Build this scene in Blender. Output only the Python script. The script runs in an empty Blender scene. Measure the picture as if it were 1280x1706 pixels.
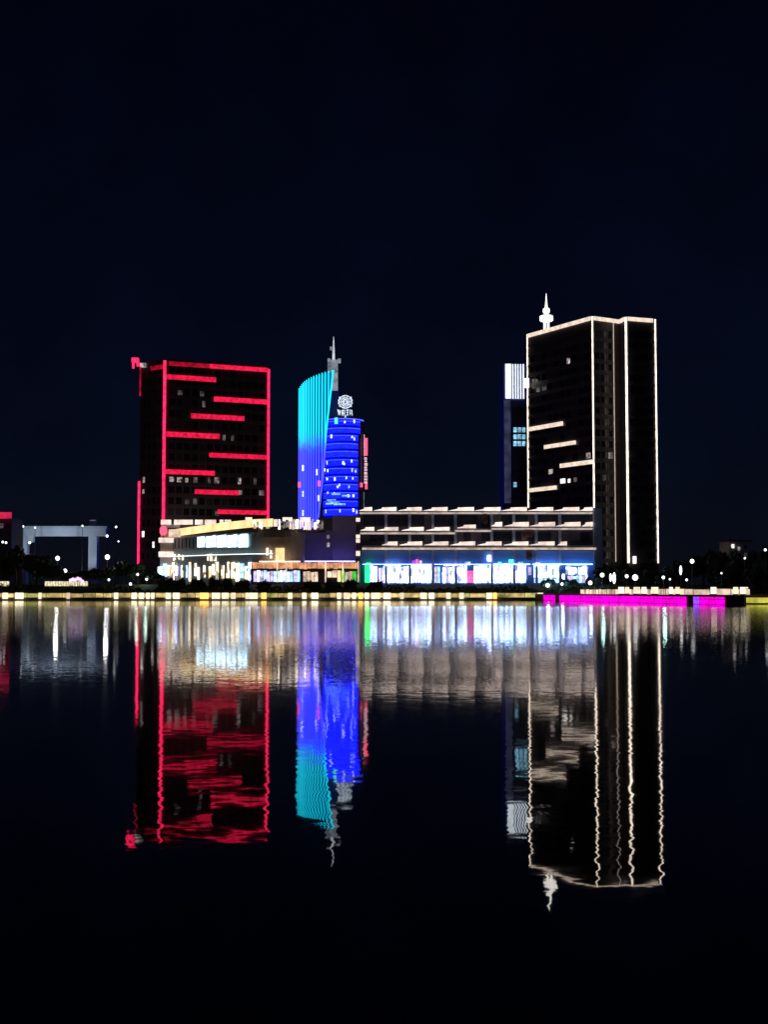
import bpy, bmesh, math, random
from mathutils import Vector, Matrix
R = math.radians
rng = random.Random(7)
sc = bpy.context.scene
col = sc.collection

# ------------------------------------------------------------------ camera
F, CX, CY, HZ = 2200.0, 640.0, 853.0, 985.0      # photo pixels: focal length, centre, horizon row
PITCH = math.atan((HZ - CY) / F)
CAMZ = 2.45
cd = bpy.data.cameras.new('camera'); cam = bpy.data.objects.new('camera', cd); col.objects.link(cam)
cd.sensor_fit = 'VERTICAL'; cd.sensor_height = 36.0; cd.lens = 36.0 * F / 1706.0
cd.clip_start = 0.1; cd.clip_end = 20000
cam.location = (0, 0, CAMZ); cam.rotation_euler = (R(90) + PITCH, 0, 0)
sc.camera = cam

# ------------------------------------------------------------------ night sky, faint added night fill, exposure
w = bpy.data.worlds.new('World'); sc.world = w; w.use_nodes = True
nt = w.node_tree; nt.nodes.clear()
sky = nt.nodes.new('ShaderNodeTexSky'); sky.sky_type = 'NISHITA'; sky.sun_disc = False
sky.sun_elevation = R(35.0); sky.sun_rotation = R(180); sky.air_density = 1.0; sky.dust_density = 0.3; sky.ozone_density = 4.0
bg = nt.nodes.new('ShaderNodeBackground'); bg.inputs['Strength'].default_value = 0.0014
tc = nt.nodes.new('ShaderNodeTexCoord')
cn = nt.nodes.new('ShaderNodeTexNoise'); cn.inputs['Scale'].default_value = 11.0; cn.inputs['Detail'].default_value = 8.0
cr = nt.nodes.new('ShaderNodeMapRange'); cr.inputs['From Min'].default_value = 0.35; cr.inputs['From Max'].default_value = 0.7
cr.inputs['To Min'].default_value = 0.8; cr.inputs['To Max'].default_value = 1.2
mul = nt.nodes.new('ShaderNodeVectorMath'); mul.operation = 'SCALE'
tint = nt.nodes.new('ShaderNodeMix'); tint.data_type = 'RGBA'; tint.blend_type = 'MULTIPLY'; tint.inputs['Factor'].default_value = 1.0
tint.inputs['B'].default_value = (0.30, 0.36, 0.85, 1)
out = nt.nodes.new('ShaderNodeOutputWorld')
L = nt.links.new
L(tc.outputs['Generated'], cn.inputs['Vector']); L(cn.outputs['Fac'], cr.inputs['Value'])
L(sky.outputs['Color'], tint.inputs['A']); L(tint.outputs['Result'], mul.inputs[0]); L(cr.outputs['Result'], mul.inputs['Scale'])
L(mul.outputs['Vector'], bg.inputs['Color']); L(bg.outputs['Background'], out.inputs['Surface'])

sl = bpy.data.lights.new('moon_fill', 'SUN'); sl.energy = 0.02; sl.angle = R(0.5); sl.color = (0.8, 0.85, 1.0)
so = bpy.data.objects.new('moon_fill', sl); col.objects.link(so); so.rotation_euler = (R(55), 0, R(-25))  # weak fill added to keep the dark facades readable

sc.view_settings.view_transform = 'Standard'; sc.view_settings.look = 'None'
sc.view_settings.exposure = 0.0; sc.view_settings.gamma = 1.0; sc.view_settings.use_curve_mapping = False
sc.render.engine = 'CYCLES'
sc.cycles.use_denoising = True
sc.cycles.sample_clamp_indirect = 4.0
sc.cycles.max_bounces = 6; sc.cycles.diffuse_bounces = 2; sc.cycles.glossy_bounces = 3

# ------------------------------------------------------------------ geometry helpers
_f = Vector((0, math.cos(PITCH), math.sin(PITCH))); _u = Vector((0, -math.sin(PITCH), math.cos(PITCH)))
def ray(px, py): return Vector(((px - CX) / F, 0, 0)) + _u * ((CY - py) / F) + _f
def at(px, py, Y):
    d = ray(px, py); t = Y / d.y
    return Vector((d.x * t, Y, CAMZ + d.z * t))
def ground(px, Y): p = at(px, HZ - 20, Y); return (p.x, Y)

WT = {}
def parent_to(o, parent, world):
    o.parent = parent
    base = WT.get(parent.name, Vector((0, 0, 0))) if parent else Vector((0, 0, 0))
    o.location = Vector(world) - base
    WT[o.name] = Vector(world)
def tag(o, label=None, cat=None, group=None, kind=None):
    if label: o['label'] = label
    if cat: o['category'] = cat
    if group: o['group'] = group
    if kind: o['kind'] = kind
    return o
def thing(name, base, label, cat, group=None):
    o = bpy.data.objects.new(name, None); col.objects.link(o); o.empty_display_size = 1
    o.location = base; WT[o.name] = Vector(base)
    return tag(o, label, cat, group)

class MB:
    def __init__(s): s.v = []; s.f = []
    def hexa(s, p):
        b = len(s.v); s.v += [tuple(q) for q in p]
        s.f += [tuple(b + i for i in q) for q in ((0,3,2,1),(4,5,6,7),(0,1,5,4),(1,2,6,5),(2,3,7,6),(3,0,4,7))]
        return s
    def box(s, x0, x1, y0, y1, z0, z1):
        return s.hexa([(x0,y0,z0),(x1,y0,z0),(x1,y1,z0),(x0,y1,z0),(x0,y0,z1),(x1,y0,z1),(x1,y1,z1),(x0,y1,z1)])
    def prism(s, poly, z0, z1):
        n = len(poly); b = len(s.v)
        s.v += [(x, y, z0) for x, y in poly] + [(x, y, z1) for x, y in poly]
        s.f += [tuple(b + i for i in range(n))[::-1], tuple(b + n + i for i in range(n))]
        s.f += [(b + i, b + (i + 1) % n, b + n + (i + 1) % n, b + n + i) for i in range(n)]
        return s
    def lathe(s, cx, cy, prof, n=12):
        b = len(s.v)
        for r, z in prof:
            for k in range(n):
                a = 2 * math.pi * k / n; s.v.append((cx + r * math.cos(a), cy + r * math.sin(a), z))
        for i in range(len(prof) - 1):
            for k in range(n):
                k2 = (k + 1) % n
                s.f.append((b + i*n + k, b + i*n + k2, b + (i+1)*n + k2, b + (i+1)*n + k))
        s.f.append(tuple(b + k for k in range(n))[::-1]); s.f.append(tuple(b + (len(prof)-1)*n + k for k in range(n)))
        return s
    def mesh(s, name, mat):
        me = bpy.data.meshes.new(name); me.from_pydata(s.v, [], s.f); me.update()
        bm = bmesh.new(); bm.from_mesh(me); bmesh.ops.recalc_face_normals(bm, faces=bm.faces); bm.to_mesh(me); bm.free()
        if mat: me.materials.append(mat)
        return me
    def build(s, name, mat, parent=None, smooth=False):
        me = s.mesh(name, mat)
        if smooth:
            for p in me.polygons: p.use_smooth = True
        o = bpy.data.objects.new(name, me); col.objects.link(o)
        if parent: parent_to(o, parent, (0, 0, 0))
        else: WT[o.name] = Vector((0, 0, 0))
        return o

class Face:
    """a vertical wall plane from A to B (plan points); u along it, n outwards to the viewer"""
    def __init__(s, A, B):
        s.A = Vector((A[0], A[1])); s.B = Vector((B[0], B[1])); d = s.B - s.A; s.len = d.length; s.d = d / s.len
        s.n = Vector((s.d.y, -s.d.x))
        if s.n.dot(-(s.A + s.B)) < 0: s.n = -s.n
        s.rot = math.atan2(s.d.y, s.d.x)
    def p(s, u, z, n=0):
        q = s.A + s.d * u + s.n * n; return Vector((q.x, q.y, z))
    def at(s, px, py):
        d = ray(px, py); t = (s.n.x * s.A.x + s.n.y * s.A.y) / (s.n.x * d.x + s.n.y * d.y)
        x, y, z = d.x * t, d.y * t, CAMZ + d.z * t
        return (Vector((x, y)) - s.A).dot(s.d), z
    def box(s, mb, u0, u1, z0, z1, n0, n1):
        return mb.hexa([s.p(u0,z0,n1), s.p(u1,z0,n1), s.p(u1,z0,n0), s.p(u0,z0,n0), s.p(u0,z1,n1), s.p(u1,z1,n1), s.p(u1,z1,n0), s.p(u0,z1,n0)])

def place(mesh, name, parent, face, u, z, n):
    """link a shared mesh on a wall face"""
    o = bpy.data.objects.new(name, mesh); col.objects.link(o)
    parent_to(o, parent, face.p(u, z, n)); o.rotation_euler = (0, 0, face.rot if face.n.dot(Vector((face.d.y, -face.d.x))) > 0 else face.rot + math.pi)
    return o

ORD = ['first','second','third','fourth','fifth','sixth','seventh','eighth','ninth','tenth','eleventh','twelfth','thirteenth','fourteenth','fifteenth','sixteenth','seventeenth','eighteenth','nineteenth','twentieth']
def ordw(i):
    if i < 20: return ORD[i]
    tens = {2:'twenty',3:'thirty',4:'forty',5:'fifty'}[(i+1)//10]; r = (i+1) % 10
    return tens.replace('y','ieth') if r == 0 else tens + '-' + ORD[r-1]

# ------------------------------------------------------------------ materials
def new_mat(name):
    m = bpy.data.materials.new(name); m.use_nodes = True; m.node_tree.nodes.clear(); return m, m.node_tree
def surf(name, c, rough=0.7, scale=0.6, var=0.35, metal=0.0, bump=0.1):
    m, t = new_mat(name); N = t.nodes.new; K = t.links.new
    b = N('ShaderNodeBsdfPrincipled'); o = N('ShaderNodeOutputMaterial'); g = N('ShaderNodeTexCoord')
    n = N('ShaderNodeTexNoise'); n.inputs['Scale'].default_value = scale; n.inputs['Detail'].default_value = 6
    mr = N('ShaderNodeMapRange'); mr.inputs['To Min'].default_value = 1 - var; mr.inputs['To Max'].default_value = 1 + var
    sv = N('ShaderNodeVectorMath'); sv.operation = 'SCALE'; sv.inputs[0].default_value = c[:3]
    K(g.outputs['Object'], n.inputs['Vector']); K(n.outputs['Fac'], mr.inputs['Value']); K(mr.outputs['Result'], sv.inputs['Scale'])
    K(sv.outputs['Vector'], b.inputs['Base Color']); b.inputs['Roughness'].default_value = rough; b.inputs['Metallic'].default_value = metal
    if bump:
        bp = N('ShaderNodeBump'); bp.inputs['Strength'].default_value = bump; bp.inputs['Distance'].default_value = 0.05
        K(n.outputs['Fac'], bp.inputs['Height']); K(bp.outputs['Normal'], b.inputs['Normal'])
    K(b.outputs['BSDF'], o.inputs['Surface']); return m
def glow(name, c, s, var=0.25, scale=1.2, sample=True, rand=0.0, stretch=(1,1,1)):
    """a lamp, lit pane, light strip, or a surface whose light is put in: emission whose output varies a little along it"""
    m, t = new_mat(name); N = t.nodes.new; K = t.links.new
    e = N('ShaderNodeEmission'); o = N('ShaderNodeOutputMaterial'); g = N('ShaderNodeTexCoord')
    mp = N('ShaderNodeMapping'); mp.inputs['Scale'].default_value = stretch
    n = N('ShaderNodeTexNoise'); n.inputs['Scale'].default_value = scale; n.inputs['Detail'].default_value = 3
    mr = N('ShaderNodeMapRange'); mr.inputs['From Min'].default_value = 0.3; mr.inputs['From Max'].default_value = 0.7
    mr.inputs['To Min'].default_value = s * (1 - var); mr.inputs['To Max'].default_value = s * (1 + var)
    K(g.outputs['Object'], mp.inputs['Vector']); K(mp.outputs['Vector'], n.inputs['Vector']); K(n.outputs['Fac'], mr.inputs['Value'])
    last = mr.outputs['Result']
    if rand:
        oi = N('ShaderNodeObjectInfo'); r2 = N('ShaderNodeMapRange'); r2.inputs['To Min'].default_value = 1 - rand; r2.inputs['To Max'].default_value = 1 + rand
        mm = N('ShaderNodeMath'); mm.operation = 'MULTIPLY'
        K(oi.outputs['Random'], r2.inputs['Value']); K(r2.outputs['Result'], mm.inputs[0]); K(last, mm.inputs[1]); last = mm.outputs[0]
    e.inputs['Color'].default_value = (*c, 1); K(last, e.inputs['Strength']); K(e.outputs['Emission'], o.inputs['Surface'])
    if not sample: m.cycles.emission_sampling = 'NONE'
    return m
def glow_gradient(name, lo, hi, z0, z1, slo, shi, wob=4.0):
    """media-facade LEDs: programmed colour changes over height"""
    m, t = new_mat(name); N = t.nodes.new; K = t.links.new
    e = N('ShaderNodeEmission'); o = N('ShaderNodeOutputMaterial'); g = N('ShaderNodeNewGeometry')
    sx = N('ShaderNodeSeparateXYZ'); n = N('ShaderNodeTexNoise'); n.inputs['Scale'].default_value = 0.22
    ad = N('ShaderNodeMath'); ad.operation = 'MULTIPLY_ADD'; ad.inputs[1].default_value = wob
    mr = N('ShaderNodeMapRange'); mr.inputs['From Min'].default_value = z0 + wob/2; mr.inputs['From Max'].default_value = z1 + wob/2; mr.interpolation_type = 'SMOOTHSTEP'
    mx = N('ShaderNodeMix'); mx.data_type = 'RGBA'; mx.inputs['A'].default_value = tuple(x*slo for x in lo) + (1,); mx.inputs['B'].default_value = tuple(x*shi for x in hi) + (1,)
    K(g.outputs['Position'], sx.inputs[0]); K(g.outputs['Position'], n.inputs['Vector']); K(n.outputs['Fac'], ad.inputs[0]); K(sx.outputs['Z'], ad.inputs[2])
    K(ad.outputs[0], mr.inputs['Value']); K(mr.outputs['Result'], mx.inputs['Factor']); K(mx.outputs['Result'], e.inputs['Color'])
    K(e.outputs['Emission'], o.inputs['Surface']); return m

def shop_glow(name, c1, c2, s):
    """shop interior seen through glass: bright shelves, people and goods as uneven cells"""
    m, t = new_mat(name); N = t.nodes.new; K = t.links.new
    e = N('ShaderNodeEmission'); o = N('ShaderNodeOutputMaterial'); g = N('ShaderNodeNewGeometry'); mp = N('ShaderNodeMapping'); mp.inputs['Scale'].default_value = (1.6, 0.2, 0.55)
    v = N('ShaderNodeTexVoronoi'); v.inputs['Scale'].default_value = 1.0; sp = N('ShaderNodeSeparateXYZ')
    n = N('ShaderNodeTexNoise'); n.inputs['Scale'].default_value = 0.35
    mr = N('ShaderNodeMapRange'); mr.inputs['From Min'].default_value = 0.05; mr.inputs['From Max'].default_value = 0.8; mr.inputs['To Min'].default_value = 0.12 * s; mr.inputs['To Max'].default_value = 1.5 * s
    mx = N('ShaderNodeMix'); mx.data_type = 'RGBA'; mx.inputs['A'].default_value = (*c1, 1); mx.inputs['B'].default_value = (*c2, 1)
    r2 = N('ShaderNodeMapRange'); r2.inputs['From Min'].default_value = 0.55; r2.inputs['From Max'].default_value = 0.75
    K(g.outputs['Position'], mp.inputs['Vector']); K(mp.outputs['Vector'], v.inputs['Vector']); K(v.outputs['Color'], sp.inputs[0]); K(sp.outputs['X'], mr.inputs['Value']); K(mr.outputs['Result'], e.inputs['Strength'])
    K(sp.outputs['Y'], r2.inputs['Value']); K(r2.outputs['Result'], mx.inputs['Factor']); K(mx.outputs['Result'], e.inputs['Color']); K(e.outputs['Emission'], o.inputs['Surface']); return m
M = dict(
    dark_clad = surf('dark_cladding', (0.075, 0.055, 0.06), 0.6),
    dark_clad2 = surf('charcoal_cladding', (0.045, 0.038, 0.045), 0.5),
    band2 = surf('dark_spandrel_band', (0.06, 0.05, 0.06), 0.6),
    navy_clad = surf('navy_cladding', (0.028, 0.027, 0.055), 0.5),
    band = surf('spandrel_band', (0.085, 0.065, 0.075), 0.6),
    glass = surf('dark_window_glass', (0.015, 0.018, 0.03), 0.12, bump=0),
    glass2 = surf('smoky_window_glass', (0.06, 0.055, 0.07), 0.15, bump=0),
    win_dim = glow('dim_lit_window', (0.75, 0.62, 0.62), 0.10, 0.9, 0.7, False, 0.6),
    win_mid = glow('half_lit_window', (0.95, 0.82, 0.80), 0.3, 1.0, 1.1, False, 0.5),
    win_lit = glow('lit_window', (1, 0.93, 0.85), 1.6, 0.4, 1.0, True),
    red = glow('red_led', (1, 0.018, 0.10), 2.0, 0.45, 0.9, True, 0.1),
    red_bar = glow('red_led_bar', (1, 0.013, 0.075), 0.9, 0.45, 0.9, True, 0.12),
    red_sign = glow('red_roof_sign', (1, 0.03, 0.12), 0.6, 0.35, 0.6, True),
    red_dim = glow('dim_red_led', (1, 0.012, 0.06), 0.35, 0.6, 0.5, False),
    red_lamp = glow('red_lamp', (1, 0.08, 0.16), 2.0, 0.1),
    warm = glow('warm_white_led', (1, 0.82, 0.66), 2.2, 0.45, 0.6),
    warm_bar = glow('warm_white_bar', (1, 0.80, 0.64), 0.95, 0.25, 0.6, True),
    warm_thin = glow('thin_warm_white_led', (1, 0.82, 0.68), 0.6, 0.2),
    spire_w = glow('spire_glow', (1, 0.95, 0.88), 2.2, 0.15),
    cool = glow('cool_white_led', (0.85, 0.95, 1.0), 1.3, 0.25),
    pilaster_glow = glow('dim_blue_pilaster_glow', (0.38, 0.42, 0.9), 0.075, 0.5, 0.3, False),
    cyanw = glow('cyan_lit_window', (0.35, 0.75, 1.0), 0.8, 0.6, 0.8, False, 0.4),
    blue_band = glow('blue_led_band', (0.003, 0.006, 1.0), 4.0, 0.5, 0.5, True, 0.18, (1, 1, 5)),
    blue_line = glow('pale_blue_led_line', (0.05, 0.08, 1.0), 2.5, 0.3, 0.6, False),
    blue_dark = surf('navy_panel', (0.03, 0.04, 0.22), 0.5),
    bit = glow('small_white_window', (0.75, 0.9, 1.0), 1.5, 0.5, 2.0, False, 0.4),
    cyan_lamp = glow('turquoise_lamp', (0.1, 0.9, 0.85), 1.5, 0.2),
    fin = glow_gradient('fin_led', (0.06, 0.065, 0.9), (0.012, 0.55, 0.75), 61, 71, 2.2, 2.3, 8),
    sail = glow_gradient('sail_wall_glow', (0.002, 0.005, 1.0), (0.0, 0.20, 0.40), 58, 70, 4.0, 1.0, 8),
    steel = surf('pale_steel', (0.55, 0.57, 0.6), 0.4),
    mast = glow('mast_glow', (0.75, 0.85, 1.0), 0.28, 0.5, 0.4, False),
    logo = glow('logo_led', (0.70, 0.82, 1.0), 1.1, 0.3, 0.8),
    pale = surf('pale_render', (0.5, 0.5, 0.52), 0.8),
    bluegrey = surf('blue_grey_render', (0.25, 0.30, 0.45), 0.7),
    purple_wall = surf('violet_grey_wall', (0.25, 0.2, 0.4), 0.8, 0.2, 0.25),
    grey_wall = surf('grey_green_wall', (0.30, 0.36, 0.36), 0.7, 0.3, 0.3),
    brown_panel = surf('brown_grey_panel', (0.40, 0.34, 0.29), 0.6, 0.15, 0.4),
    blue_wall = surf('blue_glazed_wall', (0.10, 0.22, 0.55), 0.45, 0.2, 0.3),
    balcony = glow('balcony_panel_glow', (1, 0.80, 0.70), 1.1, 0.35, 0.4, True, 0.15),
    balcony_line = glow('balcony_light_strip', (1, 0.82, 0.76), 0.5, 0.4, 0.5),
    balcony_dim = surf('balcony_edge', (0.4, 0.34, 0.33), 0.6),
    shop_white = shop_glow('shop_window_light', (0.58, 0.80, 1.0), (0.38, 0.36, 1.0), 5.5),
    shop_cream = shop_glow('cream_shop_light', (1.0, 0.86, 0.66), (1.0, 0.66, 0.38), 2.5),
    shop_blue = glow('blue_shop_light', (0.35, 0.6, 1.0), 1.8, 0.6, 0.8, True, 0.4),
    shop_lilac = glow('lilac_shop_light', (0.7, 0.6, 1.0), 1.2, 0.6, 0.8, True, 0.4),
    shop_pink = glow('pink_shop_light', (1.0, 0.12, 0.4), 1.6, 0.3),
    shop_violet = glow('violet_shop_light', (0.3, 0.05, 1.0), 1.6, 0.3),
    shop_green = glow('green_shop_light', (0.01, 0.9, 0.12), 5.0, 0.3),
    big_win = glow('large_window_light', (0.50, 0.78, 1.0), 4.0, 0.6, 0.8, True, 0.1),
    arcade_green = glow('arcade_green_light', (0.05, 0.8, 0.05), 0.9, 0.5, 1.0),
    orange = glow('orange_fascia_light', (1.0, 0.45, 0.22), 0.75, 0.5, 0.7, True, 0.15),
    yellow = glow('amber_fascia_light', (1.0, 0.70, 0.32), 1.35, 0.25, 0.4, True, 0.1),
    cream_lamp = glow('cream_lamp', (1.0, 0.86, 0.60), 1.35, 0.25, 1.0, True, 0.3),
    orange_lamp = glow('orange_lamp', (1.0, 0.5, 0.12), 2.2, 0.2),
    quay_glow = glow('quay_wall_glow', (1.0, 0.74, 0.28), 0.62, 0.55, 0.6, True, 0.5),
    quay_green = glow('olive_quay_wall_glow', (0.85, 0.80, 0.25), 0.42, 0.6, 0.6, True, 0.5),
    rail_glow = glow('railing_panel_glow', (1.0, 0.74, 0.55), 0.9, 0.5, 0.5, True, 0.35),
    yellow_quay = glow('lemon_quay_wall_glow', (0.95, 0.9, 0.12), 0.7, 0.4, 0.5, True, 0.2),
    magenta = glow('magenta_led_panel', (1.0, 0.0, 0.72), 1.1, 0.45, 0.7, True, 0.06),
    street = glow('street_lamp_light', (0.95, 0.97, 1.0), 3.0, 0.1),
    violet_lamp = glow('violet_lamp', (0.75, 0.45, 1.0), 2.0, 0.3),
    fence_glow = glow('lit_fence', (1.0, 0.88, 0.55), 0.9, 0.5, 1.5, True),
    metal = surf('dark_metal', (0.04, 0.04, 0.045), 0.4, metal=0.6),
    stone = surf('quay_stone', (0.22, 0.2, 0.18), 0.8),
    maroon = surf('maroon_stone', (0.18, 0.07, 0.09), 0.8),
    paving = surf('plaza_paving', (0.18, 0.17, 0.17), 0.85),
    soil = surf('bank_grass', (0.035, 0.045, 0.025), 0.95, 0.8),
    leaf = surf('night_foliage', (0.045, 0.07, 0.035), 0.6, 1.5, 0.5, bump=0),
    leaf2 = surf('blue_green_foliage', (0.05, 0.09, 0.07), 0.6, 1.5, 0.5, bump=0),
    rust = surf('rust_brown_leaves', (0.35, 0.2, 0.17), 0.7, 1.5, 0.4, bump=0),
    bark = surf('bark', (0.06, 0.045, 0.035), 0.9),
    cloth_w = surf('white_cloth', (0.75, 0.75, 0.75), 0.8), 
)

# ------------------------------------------------------------------ water
def water_mat():
    m, t = new_mat('lake_water'); N = t.nodes.new; K = t.links.new
    g = N('ShaderNodeNewGeometry'); o = N('ShaderNodeOutputMaterial'); b = N('ShaderNodeBsdfPrincipled')
    b.inputs['Base Color'].default_value = (0.001, 0.0015, 0.002, 1); b.inputs['Roughness'].default_value = 0.02; b.inputs['IOR'].default_value = 1.333
    sep = N('ShaderNodeSeparateXYZ'); K(g.outputs['Position'], sep.inputs[0])
    def layer(scale, detail, stretch):
        mp = N('ShaderNodeMapping'); mp.inputs['Scale'].default_value = stretch
        n = N('ShaderNodeTexNoise'); n.inputs['Scale'].default_value = scale; n.inputs['Detail'].default_value = detail; n.inputs['Roughness'].default_value = 0.5
        K(g.outputs['Position'], mp.inputs['Vector']); K(mp.outputs['Vector'], n.inputs['Vector'])
        s = N('ShaderNodeVectorMath'); s.operation = 'SUBTRACT'; s.inputs[1].default_value = (0.5, 0.5, 0.5)
        K(n.outputs['Color'], s.inputs[0]); return s.outputs['Vector']
    near = layer(3.4, 3.5, (0.7, 1.0, 1.0)); far = layer(14.0, 1.0, (1, 0.5, 1))
    def rampY(d0, d1, a, bb):
        r = N('ShaderNodeMapRange'); r.interpolation_type = 'SMOOTHSTEP'
        r.inputs['From Min'].default_value = d0; r.inputs['From Max'].default_value = d1; r.inputs['To Min'].default_value = a; r.inputs['To Max'].default_value = bb
        K(sep.outputs['Y'], r.inputs['Value']); return r.outputs['Result']
    s1 = N('ShaderNodeVectorMath'); s1.operation = 'SCALE'; ns_ = N('ShaderNodeVectorMath'); ns_.operation = 'MULTIPLY'; ns_.inputs[1].default_value = (1.3, 0.62, 0.0); K(near, ns_.inputs[0]); K(ns_.outputs[0], s1.inputs[0]); s1.inputs['Scale'].default_value = 0.021
    s2 = N('ShaderNodeVectorMath'); s2.operation = 'SCALE'; 
    # open water farther out is choppier
    fs_ = N('ShaderNodeVectorMath'); fs_.operation = 'MULTIPLY'; fs_.inputs[1].default_value = (0.6, 1.0, 0.0); K(far, fs_.inputs[0])
    ab = N('ShaderNodeVectorMath'); ab.operation = 'ABSOLUTE'; K(far, ab.inputs[0])       # wave faces turned to the viewer show more than those turned away
    ab2 = N('ShaderNodeVectorMath'); ab2.operation = 'MULTIPLY_ADD'; ab2.inputs[1].default_value = (0.0, -0.7, 0.0); K(ab.outputs[0], ab2.inputs[0]); K(fs_.outputs[0], ab2.inputs[2]); K(ab2.outputs[0], s2.inputs[0])
    mm = N('ShaderNodeMath'); mm.operation = 'MULTIPLY'; K(rampY(24, 100, 0.0, 0.2), mm.inputs[0]); K(rampY(140, 230, 1.0, 0.12), mm.inputs[1])   # calmer again in the lee of the quay
    K(mm.outputs[0], s2.inputs['Scale']); K(rampY(7, 30, 0.015, 0.045), b.inputs['Roughness'])
    ad = N('ShaderNodeVectorMath'); ad.operation = 'ADD'; K(s1.outputs[0], ad.inputs[0]); K(s2.outputs[0], ad.inputs[1])
    fl = N('ShaderNodeVectorMath'); fl.operation = 'MULTIPLY'; fl.inputs[1].default_value = (1, 1, 0); K(ad.outputs[0], fl.inputs[0])
    up = N('ShaderNodeVectorMath'); up.operation = 'ADD'; up.inputs[1].default_value = (0, 0, 1); K(fl.outputs[0], up.inputs[0])
    nn = N('ShaderNodeVectorMath'); nn.operation = 'NORMALIZE'; K(up.outputs[0], nn.inputs[0])
    K(nn.outputs[0], b.inputs['Normal']); K(b.outputs['BSDF'], o.inputs['Surface']); return m
wm = MB(); wm.v = [(-3000, -200, 0), (3000, -200, 0), (3000, 900, 0), (-3000, 900, 0)]; wm.f = [(0, 1, 2, 3)]
tag(wm.build('water', water_mat()), 'dark rippled lake reflecting the lights', kind='structure')

# ------------------------------------------------------------------ land, quay edge, bank
GZ = 4.4                                               # plaza level above the water
QY = 360.0                                             # quay edge
gm = MB(); gm.v = [(-3000, 384, GZ), (3000, 384, GZ), (3000, 4000, GZ), (-3000, 4000, GZ)]; gm.f = [(0, 1, 2, 3)]
tag(gm.build('ground', M['paving']), kind='structure')
b = MB(); b.box(-1500, 1500, QY, QY + 8, -2, 0.75)
tag(b.build('quay', M['stone']), kind='structure')
b = MB(); b.hexa([(-1500, QY+8, -1), (1500, QY+8, -1), (1500, 384, -1), (-1500, 384, -1), (-1500, QY+8, 0.8), (1500, QY+8, 0.8), (1500, 384, GZ-0.004), (-1500, 384, GZ-0.004)])
tag(b.build('bank', M['soil']), kind='structure')

# quay balustrade: lit wall panels, light put in as emission, one thing per stretch
def balustrade(name, pts, z0, z1, step, mats, label, post_mat, cope_mat):
    fc = Face(*pts); base = fc.p(fc.len/2, z0, 0); t = thing(name, base, label, 'balustrade')
    mb = MB(); mb.box(-0.06, 0.06, -0.12, 0.12, 0, (z1 - z0) * 0.9); pm = mb.mesh('post', post_mat)
    u = 0.0
    while u < fc.len - 0.3:
        s = min(step * rng.choice([0.6, 1.0, 1.0, 1.5, 2.0, 2.4]), fc.len - u); hh = (z1 - z0) * rng.uniform(0.78, 0.9)
        mb = MB(); fc.box(mb, u + 0.07, u + s - 0.07, z0 + (z1 - z0) * 0.02, z0 + hh, -0.06, 0.06); mb.build('glow_panel', rng.choice(mats), t)
        place(pm, 'post', t, fc, u, z0, 0); u += s
    mb = MB(); fc.box(mb, 0, fc.len, z1 - (z1 - z0) * 0.08, z1, -0.2, 0.2); mb.build('coping', cope_mat, t)
    return t, fc
balustrade('quay_balustrade', ((-135, QY + 0.3), (43, QY + 0.3)), 0.75, 2.12, 2.2,
           [M['quay_glow'], M['quay_glow'], M['quay_green']], 'long low balustrade with yellow lit wall panels along the far quay', M['stone'], M['stone'])

# ------------------------------------------------------------------ towers
def core(t, poly, z0, z1, mat, name='wall'): return MB().prism(poly, z0, z1).build(name, mat, t)
def window_grid(t, fc, u0, u1, z0, z1, nb, nf, ww, wh, mats, pick, lit=()):
    """panes in a facade grid; pick(i,j) gives the key of the plain panes, lit = [(px,py,key)]"""
    du = (u1 - u0) / nb; dz = (z1 - z0) / nf; ov = {}
    for px, py, k in lit:
        u, z = fc.at(px, py); ov[(int((u - u0) / du), int((z - z0) / dz))] = k
    ms = {}
    for j in range(nf):
        for i in range(nb):
            k = ov.get((i, j)) or pick(i, j)
            if k.startswith('win'):
                uw = ww * rng.uniform(0.45, 1.0); hh = wh * rng.uniform(0.6, 1.0); c = u0 + (i + 0.5) * du + (ww - uw) / 2 * rng.uniform(-1, 1); zc = z0 + (j + 0.5) * dz - wh/2
                mb = MB(); fc.box(mb, c - uw/2, c + uw/2, zc, zc + hh, -0.08, 0.1); mb.build('window', M[k], t); continue
            if k not in ms:
                mb = MB(); mb.box(-ww/2, ww/2, -0.08, 0.1, 0, wh); ms[k] = mb.mesh('window', M[k])
            place(ms[k], 'window', t, fc, u0 + (i + 0.5) * du, z0 + (j + 0.5) * dz - wh/2, 0)
def bands(t, fcs, zs, h, mat):
    for z in zs:
        mb = MB()
        for fc in fcs: fc.box(mb, 0.05, fc.len - 0.05, z, z + h, -0.2, 0.16)
        mb.build('floor_band', mat, t)
def light_bar(t, fc, x0, x1, ytop, ybot, mat, n0=0.2, n1=0.75, name='light_bar', at_px=None):
    """a horizontal light bar on a wall, set by its photo rows at its left end"""
    ax = at_px or x0
    u0, z1 = fc.at(ax, ytop); _, z0 = fc.at(ax, ybot); ua = fc.at(x0, ytop)[0]; ub = fc.at(x1, ytop)[0]
    mb = MB(); fc.box(mb, ua, ub, z0, z1, n0, n1); o = mb.build(name, mat, t)
    mb = MB(); fc.box(mb, ua - 0.1, ub + 0.1, z0 - 0.25, z0 - 0.03, 0.05, n1 + 0.1); mb.build('tray', M['metal'], o)
    return o
def edge_strip(t, x, y, w, z0, z1, mat, name='edge_light'):
    return MB().box(x - w/2, x + w/2, y - w/2, y + w/2, z0, z1).build(name, mat, t)

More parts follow.
